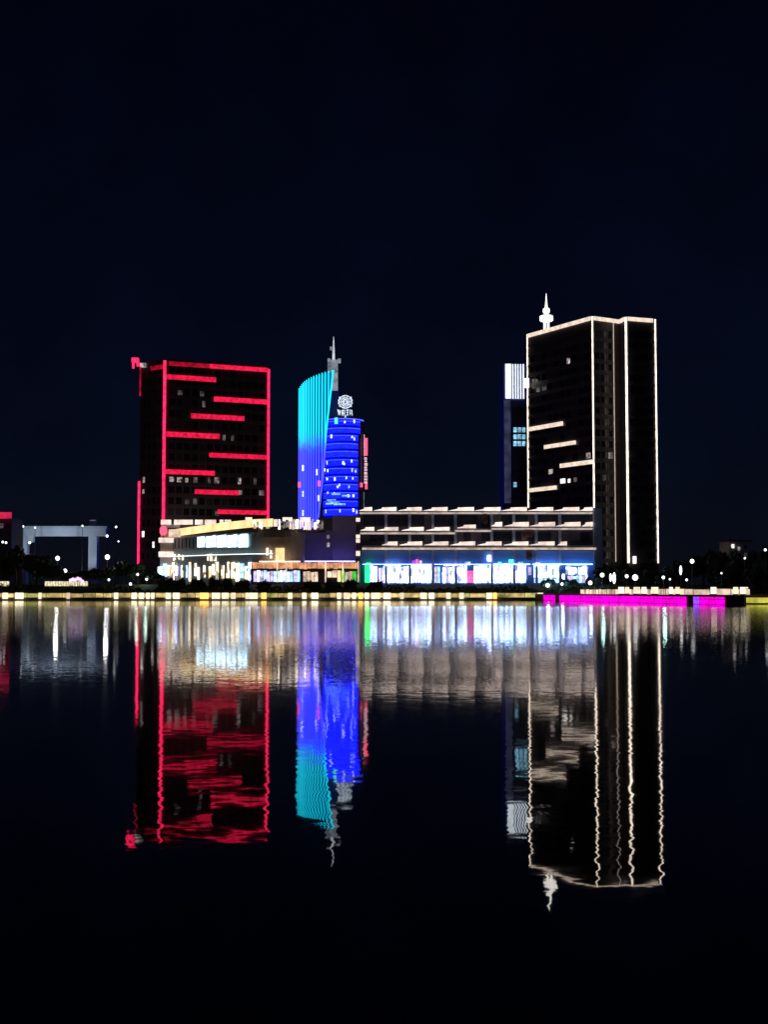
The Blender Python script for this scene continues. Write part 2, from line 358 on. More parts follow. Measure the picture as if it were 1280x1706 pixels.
# --- tower outlined in red
A = ground(230, 437); B = ground(271, 430); C = ground(446, 444)
ZT = 78.0
poly = [A, B, C, (C[0] - 8, 472), (A[0] - 2, 470)]
red_t = thing('office_tower', (B[0] + 10, 440, GZ), 'dark office tower with red light bars and red lit edges, at the left', 'tower')
core(red_t, poly, GZ, ZT - 0.8, M['dark_clad'])
fF = Face(B, C); fS = Face(A, B)
zs = [GZ + 3.6 * k for k in range(1, 21)]
bands(red_t, [fF, fS], zs, 0.7, M['band'])
litR = [(290,806,'win_mid'),(296,806,'win_mid'),(311,806,'win_mid'),(325,806,'win_mid'),(348,806,'win_dim'),(363,806,'win_mid'),(395,800,'win_mid'),(402,815,'win_mid'),(420,797,'win_dim'),(425,800,'win_dim'),(436,815,'win_dim'),(334,660,'win_dim'),(336,672,'win_dim'),(294,661,'win_dim'),(328,840,'win_dim'),(310,842,'win_dim'),(360,852,'win_dim'),(373,720,'win_dim'),(386,732,'win_dim'),(360,795,'win_mid'),(330,797,'win_dim')]
window_grid(red_t, fF, 1.2, fF.len - 1.0, GZ + 3.6*5 + 0.7, GZ + 3.6*20 + 0.7, 13, 15, 1.9, 2.2, M, lambda i, j: 'glass2' if rng.random() < 0.3 else 'glass', litR)
window_grid(red_t, fS, 0.8, fS.len - 0.8, GZ + 3.6*2 + 0.7, GZ + 3.6*20 + 0.7, 4, 18, 1.2, 2.0, M, lambda i, j: 'glass2' if rng.random() < 0.4 else 'glass', [(241,892,'win_lit'),(254,912,'win_lit'),(241,793,'win_mid'),(241,810,'win_mid')])
for x0, x1, y0, y1 in [(277,359,623,633),(356,444,660,670),(318,406,688,698),(275,365,718,728.5),(348,444,753.5,763),(275,357,781,790.5),(324,397,814.5,824),(362,444,848,857)]:
    light_bar(red_t, fF, x0, x1, y0 + 1.0, y1 - 0.8, M['red_bar'])
edge_strip(red_t, B[0], B[1] - 0.25, 0.85, fF.at(272, 868)[1], ZT, M['red'])
edge_strip(red_t, C[0], C[1] - 0.25, 0.75, fF.at(446, 868)[1], ZT - 0.4, M['red'])
edge_strip(red_t, A[0], A[1] - 0.2, 0.7, fS.at(231, 940)[1], fS.at(231, 802)[1], M['red'])
edge_strip(red_t, A[0], A[1] - 0.2, 0.5, fS.at(231, 660)[1], fS.at(231, 606)[1], M['red_dim'])
mb = MB(); fF.box(mb, fF.len * 0.42, fF.len - 0.5, ZT - 1.5, ZT - 0.1, 0.1, 0.6); mb.build('roof_light', M['red_bar'], red_t)
mb = MB(); fF.box(mb, 1.2, fF.len * 0.415, ZT - 1.5, ZT - 0.1, 0.1, 0.6); mb.build('roof_light', M['red_dim'], red_t)
mb = MB(); fS.box(mb, fS.len * 0.45, fS.len - 0.7, ZT - 2.6, ZT - 1.2, 0.1, 0.5); mb.build('roof_light', M['red_dim'], red_t)
mb = MB().prism([(A[0]-0.3, A[1]-0.3), (B[0], B[1]-0.1), (C[0]+0.2, C[1]-0.1), (C[0]-8, 472.4), (A[0]-2.4, 470.3)], ZT - 0.85, ZT + 0.6); mb.build('parapet', M['dark_clad2'], red_t)
mb = MB().box(A[0] + 4, A[0] + 26, 450, 464, ZT + 0.5, ZT + 3.2); mb.build('plant_room', M['dark_clad2'], red_t)
p = at(226, 603, 436.4)
mb = MB(); mb.box(p.x - 1.3, p.x + 0.9, 435.6, 437.4, p.z - 0.2, p.z + 1.3); mb.box(p.x - 1.1, p.x - 0.5, 435.8, 436.6, p.z - 2.2, p.z - 0.2); mb.box(p.x + 0.4, p.x + 1.5, 435.5, 436.4, p.z - 1.5, p.z - 0.4)
mb.build('corner_sign', M['red'], red_t)
p = at(238, 608, 434.5); MB().box(p.x - 0.9, p.x + 0.9, 434.2, 435.4, p.z - 0.7, p.z + 0.6).build('roof_lamp', M['win_mid'], red_t)

# --- white outlined tower on the right
Lp = ground(881.5, 461); Cp = ground(991.5, 430); N1 = ground(1027, 434.6); N2 = ground(1037.5, 436.2); B2 = ground(1048, 431); Rp = ground(1097.5, 434.7)
poly = [Lp, Cp, N1, N2, B2, Rp, (93.0, 462), (66, 488)]
ZW = 92.7
wt = thing('office_tower', (Cp[0], 445, GZ), 'tallest dark tower outlined in warm white light lines, right of centre', 'tower')
core(wt, poly, GZ, ZW - 0.9, M['dark_clad2'])
fL = Face(Lp, Cp); fC = Face(Cp, N1); fN = Face(N2, B2); fC2 = Face(N1, N2); fB = Face(B2, Rp)
zs = [GZ + 3.65 * k for k in range(1, 24)]
bands(wt, [fL, fC, fC2, fB], zs, 0.75, M['band2'])
pick = lambda i, j: 'glass2' if rng.random() < 0.35 else 'glass'
window_grid(wt, fL, 1.0, fL.len - 1.0, zs[5] + 0.75, zs[21] + 0.75, 10, 16, 2.7, 2.1, M, pick,
    [(952,598,'win_mid'),(892,647,'win_dim'),(910,643,'win_dim'),(978,758,'win_mid'),(987,757,'win_mid'),(922,785,'win_mid'),(942,803,'win_lit'),(947,802,'win_lit'),(959,801,'win_dim'),(950,563,'win_dim'),(962,562,'win_dim')])
window_grid(wt, fC, 0.5, fC.len - 0.5, zs[0] + 0.75, zs[22] + 0.75, 3, 22, 2.0, 2.1, M, pick, [(1014,760,'win_lit'),(1020,760,'win_mid'),(1012,797,'win_dim')])
window_grid(wt, fB, 0.6, fB.len - 0.6, zs[0] + 0.75, zs[22] + 0.75, 3, 22, 2.3, 2.1, M, pick)
for x0, x1, y0, y1 in [(884,939.5,712,719),(909.5,961,742,748.5),(936,990,773,780),(884,929,814,820.5)]:
    light_bar(wt, fL, x0, x1, y0, y1, M['warm_bar'])
for q, wd, mt, yb in [(Lp,0.4,'warm',846),(Cp,0.42,'warm',846),(N1,0.22,'warm_thin',936),(B2,0.6,'warm',938),(Rp,0.4,'warm',938)]:
    z0 = at(1000, yb, q[1])[2]; edge_strip(wt, q[0], q[1] - 0.2, wd, z0, ZW, M[mt])
def roofstrip(fc, u0, u1, mat='warm_bar', h=1.15): 
    mb = MB(); fc.box(mb, u0, u1, ZW - h, ZW + 0.1, 0.05, 0.55); return mb.build('roof_light', M[mat], wt)
roofstrip(fL, 0.6, fL.len * 0.24); roofstrip(fL, fL.len * 0.245, fL.len * 0.498); roofstrip(fL, fL.len * 0.51, fL.len - 0.5)
roofstrip(fC, 0.5, fC.len - 0.2); roofstrip(fB, 0.6, fB.len - 1.0); roofstrip(fN, 0.6, fN.len - 0.6); roofstrip(fC2, 0.3, fC2.len - 0.1)
mb = MB().prism([(Lp[0]-.1, Lp[1]), (Cp[0], Cp[1]-.1), N1, N2, (B2[0], B2[1]-.1), (Rp[0]+.1, Rp[1]), (93.1, 462.2), (66, 488.3)], ZW - 0.92, ZW + 0.1); mb.build('parapet', M['dark_clad2'], wt)
p = at(877, 638, 458); MB().box(p.x - 0.6, p.x + 1.0, 457.5, 459, p.z - 1.6, p.z + 1.6).build('corner_lamp', M['win_lit'], wt)
p = at(1057, 933, 431); MB().box(p.x - 0.5, p.x + 0.5, 429.5, 430.4, p.z - 1.2, p.z + 1.2).build('entrance_lamp', M['win_lit'], wt)
MB().box(60, 70, 452, 466, ZW, ZW + 0.9).build('plant_room', M['dark_clad2'], wt)

# spire on that tower
s0 = at(911, 549, 452); st = at(911, 489, 452)
sp = thing('roof_spire', (s0.x, 452, ZW + 0.1), 'white floodlit spire with two ring decks on the white outlined tower', 'spire')
sx, sy = s0.x, 452
def zz(py): return at(911, py, 452).z
mb = MB(); mb.box(sx - 0.95, sx - 0.25, sy - 0.5, sy + 0.5, ZW + 0.1, zz(535)); mb.box(sx + 0.3, sx + 0.95, sy - 0.5, sy + 0.5, ZW + 0.1, zz(535)); mb.build('legs', M['spire_w'], sp)  # floodlighting on the whole spire is put in as emission
MB().lathe(sx, sy, [(1.7, zz(535.5)), (2.3, zz(534)), (2.3, zz(527)), (1.9, zz(526))], 16).build('lower_deck', M['spire_w'], sp)
MB().lathe(sx, sy, [(0.6, zz(526.2)), (0.6, zz(520.5))], 12).build('shaft', M['spire_w'], sp)
MB().lathe(sx, sy, [(1.0, zz(521.5)), (1.15, zz(520)), (1.15, zz(515)), (0.8, zz(513.5))], 16).build('upper_deck', M['spire_w'], sp)
MB().lathe(sx, sy, [(0.5, zz(513.6)), (0.28, zz(503)), (0.06, zz(489))], 10).build('needle', M['spire_w'], sp)

# --- slim block behind it
Y = 500; a0 = at(840, 840, Y); a1 = at(880, 840, Y)
x0, x1 = a0.x, a1.x + 4; zt = at(840, 606, Y).z
sb = thing('slim_tower', ((x0 + x1)/2, Y + 8, GZ), 'slim blue grey tower with bright white striped crown behind the tallest tower', 'tower')
MB().box(x0, x1, Y, Y + 16, GZ, zt).build('wall', M['blue_dark'], sb)
fs = Face((x0, Y), (x1, Y))
def px_box(t, name, mat, xa, xb, ya, yb, Y, n0=0.05, n1=0.4):
    p0 = at(xa, yb, Y); p1 = at(xb, ya, Y)
    return MB().box(p0.x, p1.x, Y - n1, Y - n0, p0.z, p1.z).build(name, mat, t)
px_box(sb, 'crown_panel', M['cool'], 842.5, 852, 606.5, 664, Y, 0.05, 0.6)
for xx in (855, 859.5, 863.5, 868, 872.5): px_box(sb, 'crown_stripe', M['cool'], xx - 0.8, xx + 0.8, 607, 664.5, Y, 0.05, 0.6)
for j in range(14):
    for i in range(3):
        yy = 678 + j * 11.4; xx = 856 + i * 7.2
        px_box(sb, 'window', M['cyanw'] if (711 <= yy <= 745 and rng.random() < .9) or rng.random() < 0.06 else M['glass2'], xx, xx + 5.4, yy, yy + 8, Y, 0.02, 0.15)
px_box(sb, 'pilaster', M['pilaster_glow'], 841, 851, 667, 838, Y, 0.02, 0.35)  # plain wall strip; its dim blue light is put in as emission

# --- blue tower: curved sail of fins and a drum of floors
Yc, Rs, xc = 566.0, 15.2, at(557, 800, 551).x
bt = thing('landmark_tower', (xc, 570, GZ), 'blue and turquoise lit tower with a curved sail of light fins', 'tower')
def sail_pt(px, py):
    Yv = 556.0
    for _ in range(30):
        X = at(px, py, Yv).x; s = max(-0.999, min(0.999, (X - xc) / Rs)); Yv = Yc - Rs * math.sqrt(1 - s*s)
    return X, Yv
finx = [498.8, 501, 503.2, 505.6, 508.2, 511.2, 515, 519, 523, 527.5, 532, 537, 542, 547.5, 553.5]
finy = [647, 643.5, 640.5, 637.8, 635.4, 633, 630.6, 628.6, 626.6, 624.8, 623, 621.2, 619.6, 618.3, 617.3]
edge = [(617, 555.5), (719, 543.5), (785, 539), (839, 533), (866, 530)]
def edge_y(px):
    for (ya, xa), (yb, xb) in zip(edge, edge[1:]):
        if xb <= px <= xa: return ya + (yb - ya) * (xa - px) / (xa - xb)
    return None
zbase = GZ
pts = []
for px, py in zip(finx, finy):
    X, Yv = sail_pt(px, py); zt_ = at(px, py, Yv).z
    ey = edge_y(px); zb = at(px, ey, Yv).z if ey else zbase
    if px > 553: zb = zt_ - 6
    pts.append((X, Yv, zb, zt_))
for i, (X, Yv, zb, zt_) in enumerate(pts):
    nx, ny = (X - xc) / Rs, (Yv - Yc) / Rs; tx, ty = -ny, nx
    def q(a, n_): return (X + tx * a + nx * n_, Yv + ty * a + ny * n_)
    mb = MB(); mb.prism([q(-0.17, 0), q(0.17, 0), q(0.17, 0.3), q(-0.17, 0.3)], zb, zt_); mb.build('fin', M['fin'], bt)
    if i + 1 < len(pts):
        X2, Y2, zb2, zt2 = pts[i + 1]
        mb = MB(); k = 0.975
        def ins(x, y, r): return (xc + (x - xc) * r, Yc + (y - Yc) * r)
        a, c = ins(X, Yv, k), ins(X2, Y2, k); a2, c2 = ins(X, Yv, k - 0.03), ins(X2, Y2, k - 0.03)
        mb.hexa([(*a, zb), (*c, zb2), (*c2, zb2), (*a2, zb), (*a, zt_ - 0.5), (*c, zt2 - 0.5), (*c2, zt2 - 0.5), (*a2, zt_ - 0.5)])
        mb.build('sail_panel', M['sail'], bt)  # blue light washing the wall between fins, put in as emission
# slanting edge light of the sail
for (ya, xa), (yb, xb) in zip(edge, edge[1:]):
    Xa, Ya = sail_pt(xa, ya); Xb, Yb = sail_pt(xb, yb); za, zb = at(xa, ya, Ya).z, at(xb, yb, Yb).z
    mb = MB(); wd = 0.32
    mb.hexa([(Xb-wd,Yb-0.9,zb),(Xb+wd,Yb-0.9,zb),(Xb+wd,Yb-0.1,zb),(Xb-wd,Yb-0.1,zb),(Xa-wd,Ya-0.9,za),(Xa+wd,Ya-0.9,za),(Xa+wd,Ya-0.1,za),(Xa-wd,Ya-0.1,za)])
    mb.build('sail_edge', M['fin'], bt)
# core behind the sail
p0 = at(546, 860, 578); p1 = at(565, 652, 578)
MB().box(p0.x, p1.x, 576, 588, GZ, p1.z).build('core', M['blue_dark'], bt)
# drum
dxc = at(572, 780, 572).x; DR = 9.0; dyc = 572.0
def arc(r, a0, a1, n): return [(dxc + r * math.sin(R(a0 + (a1-a0)*k/n)), dyc - r * math.cos(R(a0 + (a1-a0)*k/n))) for k in range(n + 1)]
def arc_band(name, mat, r0, r1, a0, a1, z0, z1, n=16, parent=None):
    return MB().prism(arc(r1, a0, a1, n) + arc(r0, a0, a1, n)[::-1], z0, z1).build(name, mat, parent or bt)
zd = lambda py: at(572, py, 563).z
MB().lathe(dxc, dyc, [(DR - 0.5, GZ), (DR - 0.5, zd(698)), (DR - 1.5, zd(695))], 40).build('drum', M['blue_dark'], bt)
tops = [698.5, 710, 722.5, 736, 749, 763, 777.5, 791, 804, 818, 832, 846]
for i, y0 in enumerate(tops):
    y1 = tops[i+1] - 2.2 if i + 1 < len(tops) else 858
    o = arc_band('floor_band', M['blue_band'], DR - 0.6, DR, -70, 62 if i < 2 else 47, zd(y1), zd(y0 + 1.5))
    arc_band('light_line', M['blue_line'], DR - 0.4, DR + 0.12, -60, 55 if i < 2 else 44, zd(y0 + 3.4), zd(y0 + 2.6), parent=o)
arc_band('roof_ring', M['blue_line'], DR - 0.5, DR + 0.1, -70, 80, zd(698), zd(696.6))
def on_drum(name, mat, px, py, w_, h_, proud=0.15):
    s = (at(px, py, 564).x - dxc) / DR; s = max(-0.95, min(0.95, s)); a = math.asin(s); z = at(px, py, dyc - DR * math.cos(a)).z
    X, Yv = dxc + DR * math.sin(a), dyc - DR * math.cos(a); tx, ty = math.cos(a), math.sin(a); nx, ny = math.sin(a), -math.cos(a)
    q = lambda u, n_: (X + tx*u + nx*n_, Yv + ty*u + ny*n_)
    return MB().prism([q(-w_/2, -0.1), q(w_/2, -0.1), q(w_/2, proud), q(-w_/2, proud)], z - h_/2, z + h_/2).build(name, mat, bt)
for px, py in [(575,703),(590,702),(552,727),(587,728),(590,731),(545,771),(572,771),(574,773),(586,768),(546,784),(541,783),(587,783),(592,785),(545,798),(558,798),(577,796),(588,797),(566,808),(563,811),(582,811),(546,821),(557,822),(580,826),(589,826),(543,852),(567,851),(589,850),(594,853)]:
    on_drum('lit_window', M['bit'], px + rng.uniform(-.4,.4), py, rng.uniform(0.45, 0.8), rng.uniform(0.9, 1.6))
for px, py, ww_, hh in [(556,837,5.5,0.8),(566,840,5,0.7),(552,833,4.5,0.5),(560,823,4,0.8),(577,826,3.5,0.7),(549,839,4,0.6)]: on_drum('lit_window', M['cyanw'], px, py, ww_, hh)
on_drum('roof_lamp', M['cyan_lamp'], 560.5, 701, 1.3, 2.6, 0.4)
on_drum('corner_lamp', M['red_lamp'], 601.5, 808, 1.0, 1.8, 0.5)
arc_band('side_glazing', M['pale'], DR - 0.3, DR + 0.05, 56, 78, zd(722), zd(700))
for px, py in [(499, 808), (532, 806)]:
    X, Yv = sail_pt(px, py); z = at(px, py, Yv).z
    MB().box(X - 0.55, X + 0.55, Yv - 2.0, Yv - 1.0, z - 1.1, z + 1.1).build('warning_lamp', M['red_lamp'], bt)
for px, py in [(505,780),(505,823),(528,787),(531,830),(505,855)]:
    X, Yv = sail_pt(px, py); z = at(px, py, Yv).z
    MB().box(X - 0.3, X + 0.3, Yv - 1.5, Yv - 0.3, z - 1.2, z + 1.2).build('sail_lamp', M['bit'], bt)
# mast
mx = at(557, 600, 580).x; my = 580.0; zm = lambda py: at(557, py, 580).z
ms = thing('roof_mast', (mx, my, zm(652)), 'grey stepped mast with thin needle rising behind the blue tower sail', 'mast')
MB().box(mx - 1.5, mx + 1.6, my - 1.2, my + 1.2, zm(652), zm(600)).build('shaft', M['mast'], ms)  # light on mast and needle is put in as emission
MB().box(mx - 2.9, mx - 1.7, my - 1, my + 1, zm(640), zm(597.5)).build('side_fin', M['mast'], ms)
MB().box(mx + 1.6, mx + 2.9, my - 1, my + 1, zm(604.5), zm(598)).build('bracket', M['mast'], ms)
MB().box(mx - 1.9, mx - 0.5, my - .6, my + .6, zm(583), zm(578)).build('aerial_box', M['mast'], ms)
MB().lathe(mx - 0.3, my, [(0.62, zm(600)), (0.45, zm(582)), (0.12, zm(561))], 8).build('needle', glow('needle_glow', (0.85,0.9,1.0), 0.7, 0.3, 0.5, False), ms)
# emblem on the drum roof
ex = at(575.5, 672, 568).x; ey = 568.0; ez = lambda py: at(575, py, 568).z
em = thing('rooftop_sign', (ex, ey, zd(695)), 'round white globe emblem sign above white characters on the blue tower roof', 'sign')
def ring(name, r, rr, cz, sxx=1.0, n=28, parent=None, dy=0):
    mb = MB(); k = 6
    for i in range(n):
        a = 2*math.pi*i/n
        for j in range(k):
            b_ = 2*math.pi*j/k; q = r + rr*math.cos(b_); mb.v.append((ex + q*math.cos(a)*sxx, ey + dy + rr*math.sin(b_), cz + q*math.sin(a)))
    for i in range(n):
        for j in range(k): mb.f.append((i*k + j, ((i+1)%n)*k + j, ((i+1)%n)*k + (j+1)%k, i*k + (j+1)%k))
    return mb.build(name, M['logo'], em)
cz = ez(669.5)
ring('emblem_ring', 2.75, 0.22, cz); ring('emblem_ring', 1.9, 0.16, cz); ring('emblem_ring', 0.9, 0.28, cz); ring('emblem_ring', 2.7, 0.15, cz, 0.45)
mb = MB()
for z_, hw in ((0.0, 2.7), (1.3, 2.3), (-1.3, 2.3)): mb.box(ex - hw, ex + hw, ey - 0.12, ey + 0.12, cz + z_ - 0.13, cz + z_ + 0.13)
mb.build('emblem_bars', M['logo'], em)
mb = MB()
for sgn in (-1, 1):
    for k in range(4): 
        zc = cz + (k - 1.5) * 1.2; mb.box(ex + sgn*(2.95 - 0.35*abs(k-1.5)**2*.55) - 0.22, ex + sgn*(2.95 - 0.35*abs(k-1.5)**2*.55) + 0.22, ey - 0.25, ey + 0.05, zc - 0.38, zc + 0.38)
mb.build('emblem_leaves', M['logo'], em)
def stroke(mb, x0, z0, x1, z1, wd=0.16):
    dx, dz = x1 - x0, z1 - z0; l = math.hypot(dx, dz); nx, nz = -dz/l*wd, dx/l*wd
    mb.hexa([(ex+x0-nx, ey-0.15, z0-nz), (ex+x1-nx, ey-0.15, z1-nz), (ex+x1-nx, ey+0.15, z1-nz), (ex+x0-nx, ey+0.15, z0-nz), (ex+x0+nx, ey-0.15, z0+nz), (ex+x1+nx, ey-0.15, z1+nz), (ex+x1+nx, ey+0.15, z1+nz), (ex+x0+nx, ey+0.15, z0+nz)])
g0, g1 = ez(692), ez(682)
for k, strokes in enumerate([[(-3.3,1,-2.9,.15),(-2.9,.9,-2.6,.1),(-2.4,.9,-2.5,.05),(-2.1,.75,-2.4,.2)],
                             [(-1.6,.85,-0.2,.85),(-1.5,.8,-1.5,.05),(-0.9,.85,-0.9,.0),(-0.3,.8,-0.3,.05),(-1.5,.35,-0.3,.35)],
                             [(0.3,.9,1.4,.9),(0.4,.5,1.4,.5),(0.4,.1,1.4,.1),(0.9,.9,0.9,.1)],
                             [(1.9,1,2.1,.1),(2.3,.85,2.8,.7),(2.8,.9,3.0,.0),(2.2,.4,2.9,.3)]]):
    mb = MB()
    for xa, za, xb, zb in strokes: stroke(mb, xa, g0 + (g1-g0)*za, xb, g0 + (g1-g0)*zb)
    mb.build('character', M['logo'], em)
MB().box(ex - 0.3, ex + 0.3, ey - 0.3, ey + 0.3, zd(696), g0).build('pole', M['logo'], em)
MB().box(ex - 3.4, ex + 3.4, ey + 0.2, ey + 0.4, g0 - 0.3, g0).build('rail', M['steel'], em)
# vertical sign on the drum's side
vs_Y = 571.0; v0 = at(606, 818, vs_Y); v1 = at(612.5, 722, vs_Y)
vs = thing('vertical_sign', (v0.x, vs_Y, v0.z), 'tall narrow red and white lit sign on the right side of the blue tower', 'sign')
px_box(vs, 'backing', M['metal'], 606, 612.8, 722, 820, vs_Y, -0.3, 0.0)
px_box(vs, 'red_panel', M['red_lamp'], 608, 612.6, 730, 759, vs_Y, 0.02, 0.25)
pinkw = glow('pink_white_sign_light', (1.0, 0.6, 0.75), 0.8, 0.5, 1.5)
px_box(vs, 'edge_strip', pinkw, 606.4, 607.6, 724, 760, vs_Y, 0.02, 0.25)
yy = 762
while yy < 805:
    h = rng.uniform(2.5, 5); px_box(vs, 'character', pinkw, 606.6 + rng.uniform(0,.8), 611.6 + rng.uniform(0,1), yy, yy + h, vs_Y, 0.02, 0.25); yy += h + rng.uniform(0.8, 1.6)
px_box(vs, 'red_panel', M['red_lamp'], 608.5, 612.4, 805, 815, vs_Y, 0.02, 0.25)
px_box(vs, 'cable_strip', M['mast'], 606.2, 607.0, 820, 846, vs_Y, -0.1, 0.2)
px_box(vs, 'bracket', M['metal'], 598, 606.5, 760, 763, vs_Y, -1.0, -0.4)

# ------------------------------------------------------------------ mall on the right
Ym = 396.0; ma = at(600, 860, Ym); mz = at(1003, 860, Ym)
mall = thing('shopping_mall', ((ma.x + mz.x)/2, Ym + 10, GZ), 'long three tier mall with pale stepped balcony lights over bright blue white shops', 'building')
fM = Face((ma.x, Ym), (mz.x, Ym)); ztop = at(700, 846, Ym).z
MB().box(ma.x, mz.x - 2.5, Ym + 1.5, Ym + 24, at(700, 917, Ym).z, ztop - 0.6).build('wall', M['navy_clad'], mall)
MB().box(ma.x, mz.x - 2.5, Ym + 0.6, Ym + 24.01, GZ, at(700, 917.5, Ym).z).build('ground_storey', M['blue_wall'], mall)
# upper glazing, one pane per bay and storey
cols_px = [643.5, 683, 721.5, 759.5, 800, 820, 857, 894.5, 934]
px_edges = [602, 643.5, 683, 721.5, 759.5, 800, 857, 894.5, 934, 988]
for a_, b_ in zip(px_edges, px_edges[1:]):
    for y0, y1 in ((857, 876), (886, 901)):
        for k in range(3):
            xa = a_ + 3 + (b_ - a_ - 6) * k / 3; xb = a_ + 3 + (b_ - a_ - 6) * (k + 1) / 3 - 0.8
            p0 = at(xa, y1, Ym); p1 = at(xb, y0, Ym)
            MB().box(p0.x, p1.x, Ym + 1.3, Ym + 1.49, p0.z, p1.z).build('window', M['glass'] if rng.random() < .8 else M['glass2'], mall)
for px in [643.5, 683, 721.5, 759.5, 820, 857, 894.5, 934]:
    p = at(px, 900, Ym); MB().box(p.x - 0.4, p.x + 0.4, Ym + 0.1, Ym + 0.9, GZ, at(px, 855, Ym).z).build('column', M['bluegrey'], mall)
p0 = at(990, 900, Ym); p1 = at(1004, 900, Ym)
MB().box(p0.x, p1.x, Ym - 0.6, Ym + 20, GZ, at(700, 846, Ym).z).build('end_pier', M['bluegrey'], mall)
def tier(strip, wedges):
    for xa, xb, ya, yb in strip:
        p0 = at(xa, yb, Ym - 1.2); p1 = at(xb, ya, Ym - 1.2)
        zm_ = p0.z + (p1.z - p0.z) * 0.45
        MB().box(p0.x, p1.x, Ym - 1.25, Ym + 1.6, p0.z, zm_).build('balcony_strip', M['balcony_line'], mall)
        MB().box(p0.x + .02, p1.x - .02, Ym - 1.0, Ym + 1.6, zm_ + 0.01, p1.z).build('balcony_edge', M['balcony_dim'], mall)
    for xa, xb, ya, yb in wedges:
        p0 = at(xa, yb, Ym - 1.2); p1 = at(xb, ya, Ym - 1.2); h = p1.z - p0.z; lo = p0.z + h * 0.08
        xm = p0.x + (p1.x - p0.x) * 0.36; lo = p0.z + h * 0.12; mid = p0.z + h * 0.55
        mb = MB(); mb.hexa([(p0.x, Ym - 0.7, p0.z), (xm - .02, Ym - 1.0, p0.z), (xm - .02, Ym + 0.4, p0.z), (p0.x, Ym + 0.4, p0.z), (p0.x, Ym - 0.7, lo), (xm - .02, Ym - 1.0, mid), (xm - .02, Ym + 0.4, mid), (p0.x, Ym + 0.4, lo)])
        mb.hexa([(xm, Ym - 1.05, p0.z), (p1.x, Ym - 1.5, p0.z), (p1.x, Ym + 0.4, p0.z), (xm, Ym + 0.4, p0.z), (xm, Ym - 1.05, p1.z - h * .1), (p1.x, Ym - 1.5, p1.z), (p1.x, Ym + 0.4, p1.z), (xm, Ym + 0.4, p1.z - h * .1)])
        mb.build('balcony_panel', M['balcony'], mall)  # strip light on the panel put in as emission; wedge end shapes its fade
def X6(u): return 580 + u / 2.909
tier([(599, 988, 851, 855.5)], [(X6(a), X6(b_), 844.8, 851) for a, b_ in ((55,117),(125,235),(245,358),(365,483),(490,611),(618,740),(747,868),(877,996),(1003,1122),(1127,1187))])
tier([(600, 758.7, 884, 889.5), (758.8, 819.5, 880, 885.5), (819.6, 988, 877, 882)],
     [(X6(a), X6(b_), 878, 884) for a, b_ in ((60,127),(140,244),(260,367),(380,493))] + [(X6(530), X6(620), 874, 880)] + [(X6(a), X6(b_), 869.5, 877) for a, b_ in ((697,748),(760,877),(885,1005),(1012,1128),(1138,1187))])
tier([(603.5, 994, 908.5, 915.6)], [(X6(a), X6(b_), 902, 908.5) for a, b_ in ((165,240),(250,360),(370,487),(497,617),(630,745),(757,875),(883,1002),(1020,1062))])
M['wash_blue'] = glow('added_blue_wash', (0.2, 0.45, 1.0), 13.0, 0.2); M['wash_violet2'] = glow('added_blue_violet_wash', (0.3, 0.42, 1.0), 5.5, 0.3)
# shop windows: panes, their signs above
def shop(xa, xb, ya, yb, mats, step=9.0, t=None, Yw=None):
    Yw = Yw or Ym + 0.6; n = max(1, round((xb - xa) / step)); s = (xb - xa) / n
    for i in range(n):
        x_ = xa + i * s; y_ = ya + rng.uniform(-2.2, 1.8)
        p0 = at(x_ + 0.4, yb, Yw); p1 = at(x_ + s - 0.4, y_, Yw)
        MB().box(p0.x, p1.x, Yw - 0.25, Yw - 0.02, max(p0.z, GZ + 0.3), p1.z).build('shop_window', M[rng.choice(mats)], t or mall)
W = 'shop_white'
shop(608, 617, 941, 970, ['shop_green'], 4.5); shop(617, 629, 944, 970, [W], 6); shop(631, 638, 946, 971, ['shop_blue', 'shop_lilac'], 4)
shop(638, 672, 944, 971, [W, W, 'shop_blue'], 6); shop(672, 720, 942, 971, [W], 9); shop(723, 734, 946, 971, ['shop_lilac', 'shop_blue'], 5)
shop(737, 760, 945, 971, [W, 'shop_lilac'], 6); shop(762, 778, 943, 971, [W], 8); shop(778, 790, 952, 971, ['shop_pink'], 12); shop(790, 819, 942, 971, [W], 9)
shop(822, 877, 941, 971, [W], 9); shop(880, 886, 946, 958, ['shop_lilac'], 6); shop(890, 933, 943, 962, [W], 10); shop(943, 962, 944, 957, [W], 10); shop(964, 979, 945, 957, [W], 8)
shop(934, 942, 957, 970, ['shop_blue', W], 4); shop(890, 932, 963.5, 971, ['shop_blue'], 5); shop(946, 980, 959, 971, ['shop_blue', 'shop_lilac'], 5)
def sign(xa, xb, ya, yb, mat):
    p0 = at(xa, yb, Ym - 0.4); p1 = at(xb, ya, Ym - 0.4); MB().box(p0.x, p1.x, Ym - 0.7, Ym - 0.2, p0.z, p1.z).build('shop_sign', M[mat], mall)
for a_ in [(640,668,940.5,942.5,W),(687,692,934,941,'shop_violet'),(693,697,932,941,'shop_pink'),(699,703,934,941,'shop_lilac'),(775,784,936,941.5,'shop_blue'),(812,819,925,935,W),(830,836,936,940,'cyan_lamp'),(848,856,932,940,'cyan_lamp'),(864,872,936,940,'shop_blue'),(893,900,938,943,W),(610,618,938,941,'shop_green'),(740,772,940,942,W),(900,932,940.5,942.3,W),(945,978,941,943,'shop_blue')]: sign(*a_)
for xa, xb in ((604, 720), (724, 819), (823, 884), (888, 988)): px_box(mall, 'added_wash_strip', M['wash_blue'] if xa > 800 else M['wash_violet2'], xa, xb, 939.6, 940.5, Ym - 0.9, -.25, 0.0)  # strips added to wash the wall above the shops with blue

